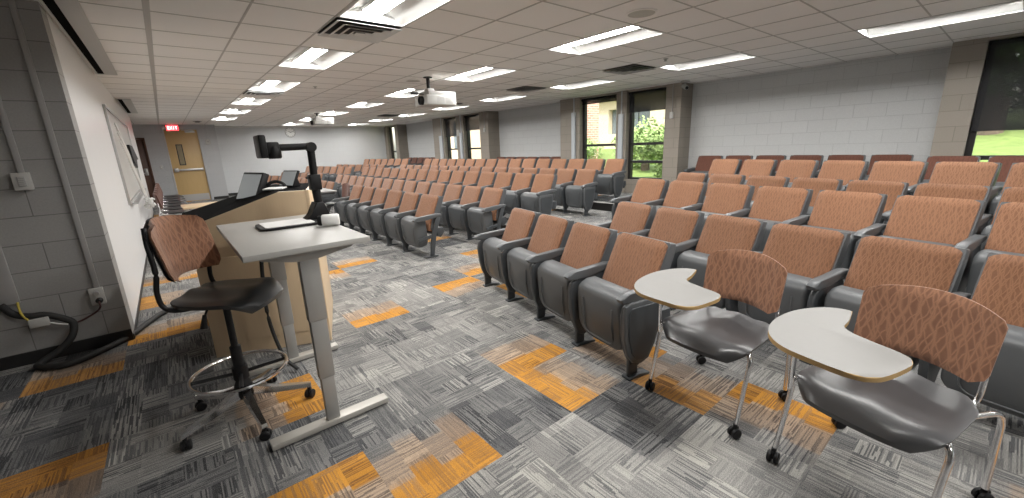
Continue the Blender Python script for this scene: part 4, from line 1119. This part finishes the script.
# ================================================================= OUTSIDE
M['brick'] = None
def brick_mat():
    mt = mat('outdoor_brick', (.4, .2, .15), .85); n = N(mt)
    c = n.n('ShaderNodeTexCoord'); s = n.n('ShaderNodeSeparateXYZ'); n.l(c.outputs['Object'], s.inputs[0])
    cb = n.n('ShaderNodeCombineXYZ'); n.l(n.math('ADD', s.outputs[1], s.outputs[0]), cb.inputs[0]); n.l(s.outputs[2], cb.inputs[1])
    b = n.n('ShaderNodeTexBrick', i_Scale=1.); b.inputs['Brick Width'].default_value = .30; b.inputs['Row Height'].default_value = .10; b.inputs['Mortar Size'].default_value = .012
    b.inputs['Color1'].default_value = (.42, .17, .12, 1); b.inputs['Color2'].default_value = (.55, .27, .20, 1); b.inputs['Mortar'].default_value = (.55, .48, .43, 1)
    n.l(cb.outputs[0], b.inputs['Vector']); n.l(b.outputs[0], n.b.inputs['Base Color']); return mt
M['brick'] = brick_mat()
M['tan'] = noisy('tan_concrete', (.50, .42, .31), (.56, .48, .36), 3, .85)
M['dark_glass'] = mat('reflective_glass', (.12, .14, .16), .15)
M['lawn'] = noisy('lawn', (.09, .14, .03), (.26, .33, .09), 5, .95, .4)
M['leaf'] = noisy('leaf_green', (.20, .30, .09), (.40, .50, .20), 9, .8)
M['leaf_dark'] = noisy('leaf_dark', (.035, .07, .018), (.09, .15, .035), 7, .8)
M['bark'] = noisy('bark', (.10, .07, .05), (.16, .12, .09), 12, .9)
bm = NB()
g = [[bm.verts.new((9.05+.9*i, -14+1.5*j, .25+max(0, (9.05+.9*i-10))*.055+(.9 if -14+1.5*j < 2 else 0)*min(1, i/8))) for j in range(34)] for i in range(30)]
for i in range(29):
    for j in range(33): bm.faces.new((g[i][j], g[i+1][j], g[i+1][j+1], g[i][j+1]))
struct('ground', bm, 'lawn', 'sloping green lawn outside the windows', True)
o = empty('outdoor_building', (0, 0, 0), label='tan concrete building with dark windows seen outside the middle windows', cat='building')
bm = NB(); bx(bm, 24, 30, 10, 40, 0, 2.0); bx(bm, 24, 30, 10, 40, 3.6, 5.2); bx(bm, 23.2, 30, 9.5, 40, 4.4, 5.2)
for k in range(8): bx(bm, 24, 30, 10+k*4.2, 11.0+k*4.2, 2.0, 3.6)
obj('wall', bm, 'tan', o, False)
for k in range(7):
    for q in range(3):
        bm = NB(); y = 11.05+k*4.2+q*1.07; bx(bm, 24.4, 24.5, y, y+.98, 2.0, 3.6); obj('window', bm, 'dark_glass', o, False)
o = empty('pale_building', (0, 0, 0), label='pale brick building with dark windows outside the farther windows', cat='building')
bm = NB(); bx(bm, 16, 20, 24, 34, 0, 7); obj('wall', bm, noisy('pale_brick', (.55, .40, .32), (.66, .52, .43), 6, .85), o, False)
for y in (24.6, 27.4, 30.2):
    bm = NB(); bx(bm, 15.95, 16.02, y, y+.9, 1.4, 3.2); obj('window', bm, 'dark_glass', o, False)
o = empty('brick_building', (0, 0, 0), label='red brick building corner seen outside the middle windows', cat='building')
bm = NB(); bx(bm, 14.3, 15.6, 12.5, 19, 0, 7); obj('wall', bm, 'brick', o, False)
bm = NB(); bx(bm, 14.2, 15.7, 12.4, 19, 6.9, 7.3); obj('parapet', bm, 'tan', o, False)
def tree(x, y, z, r, h, m_, lab, nblob=8, seed=0, cat='tree', nleaf=2600):
    rn = random.Random(seed); o = empty('leafy_tree' if cat == 'tree' else 'leafy_shrub', (x, y, z), label=lab, cat=cat)
    bm = NB(); tube(bm, smooth_path([(0, 0, -.5), (.05, .03, h*.4), (-.04, .06, h*.8)]), [.12*r]*5+[.08*r]*8, 8); 
    obj('trunk', bm, 'bark', o)
    bm = NB()
    cs = [(Vector((rn.uniform(-.6, .6)*r, rn.uniform(-.6, .6)*r, h*.55+rn.uniform(-.35, .6)*r)), r*rn.uniform(.35, .6)) for _ in range(nblob)]
    for k in range(nleaf):
        c, q = cs[rn.randrange(nblob)]
        d = Vector((rn.gauss(0, 1), rn.gauss(0, 1), rn.gauss(0, 1))).normalized(); p = c+d*q*rn.uniform(.6, 1.05)
        a = Vector((rn.gauss(0, 1), rn.gauss(0, 1), rn.gauss(0, .6))).normalized(); b = a.cross(d).normalized(); s = r*rn.uniform(.045, .085)
        vs = [bm.verts.new(p+a*s), bm.verts.new(p+b*s*.5), bm.verts.new(p-a*s), bm.verts.new(p-b*s*.5)]; bm.faces.new(vs)
    obj('foliage', bm, m_, o, False)
tree(11.2, 6.3, .3, 1.0, 1.1, 'leaf', 'bright green shrub outside the window nearest the security camera', seed=1, cat='shrub')
tree(13.4, 8.6, .4, 1.25, 1.4, 'leaf', 'bright green shrub farther behind the window nearest the security camera', seed=2, cat='shrub')
tree(12.2, 10.6, .4, .8, .9, 'leaf', 'low green shrub in front of the brick building', seed=3, cat='shrub')
tree(13.4, 5.6, .2, .9, .5, 'leaf', 'green shrub at the right part of the middle window', seed=8, cat='shrub')
for k, (x, y, h) in enumerate(((15.5, .6, 3.8), (20.5, 4.2, 4.6), (16.5, -4.6, 4.4), (23.5, -1.8, 5.2))):
    tree(x, y, 1.3, 2.4, h, 'leaf_dark', 'dark leafy tree seen through the blind of the near window, %s' % ('left of centre', 'far left', 'rightmost', 'tallest, behind')[k], seed=10+k, nleaf=3200)
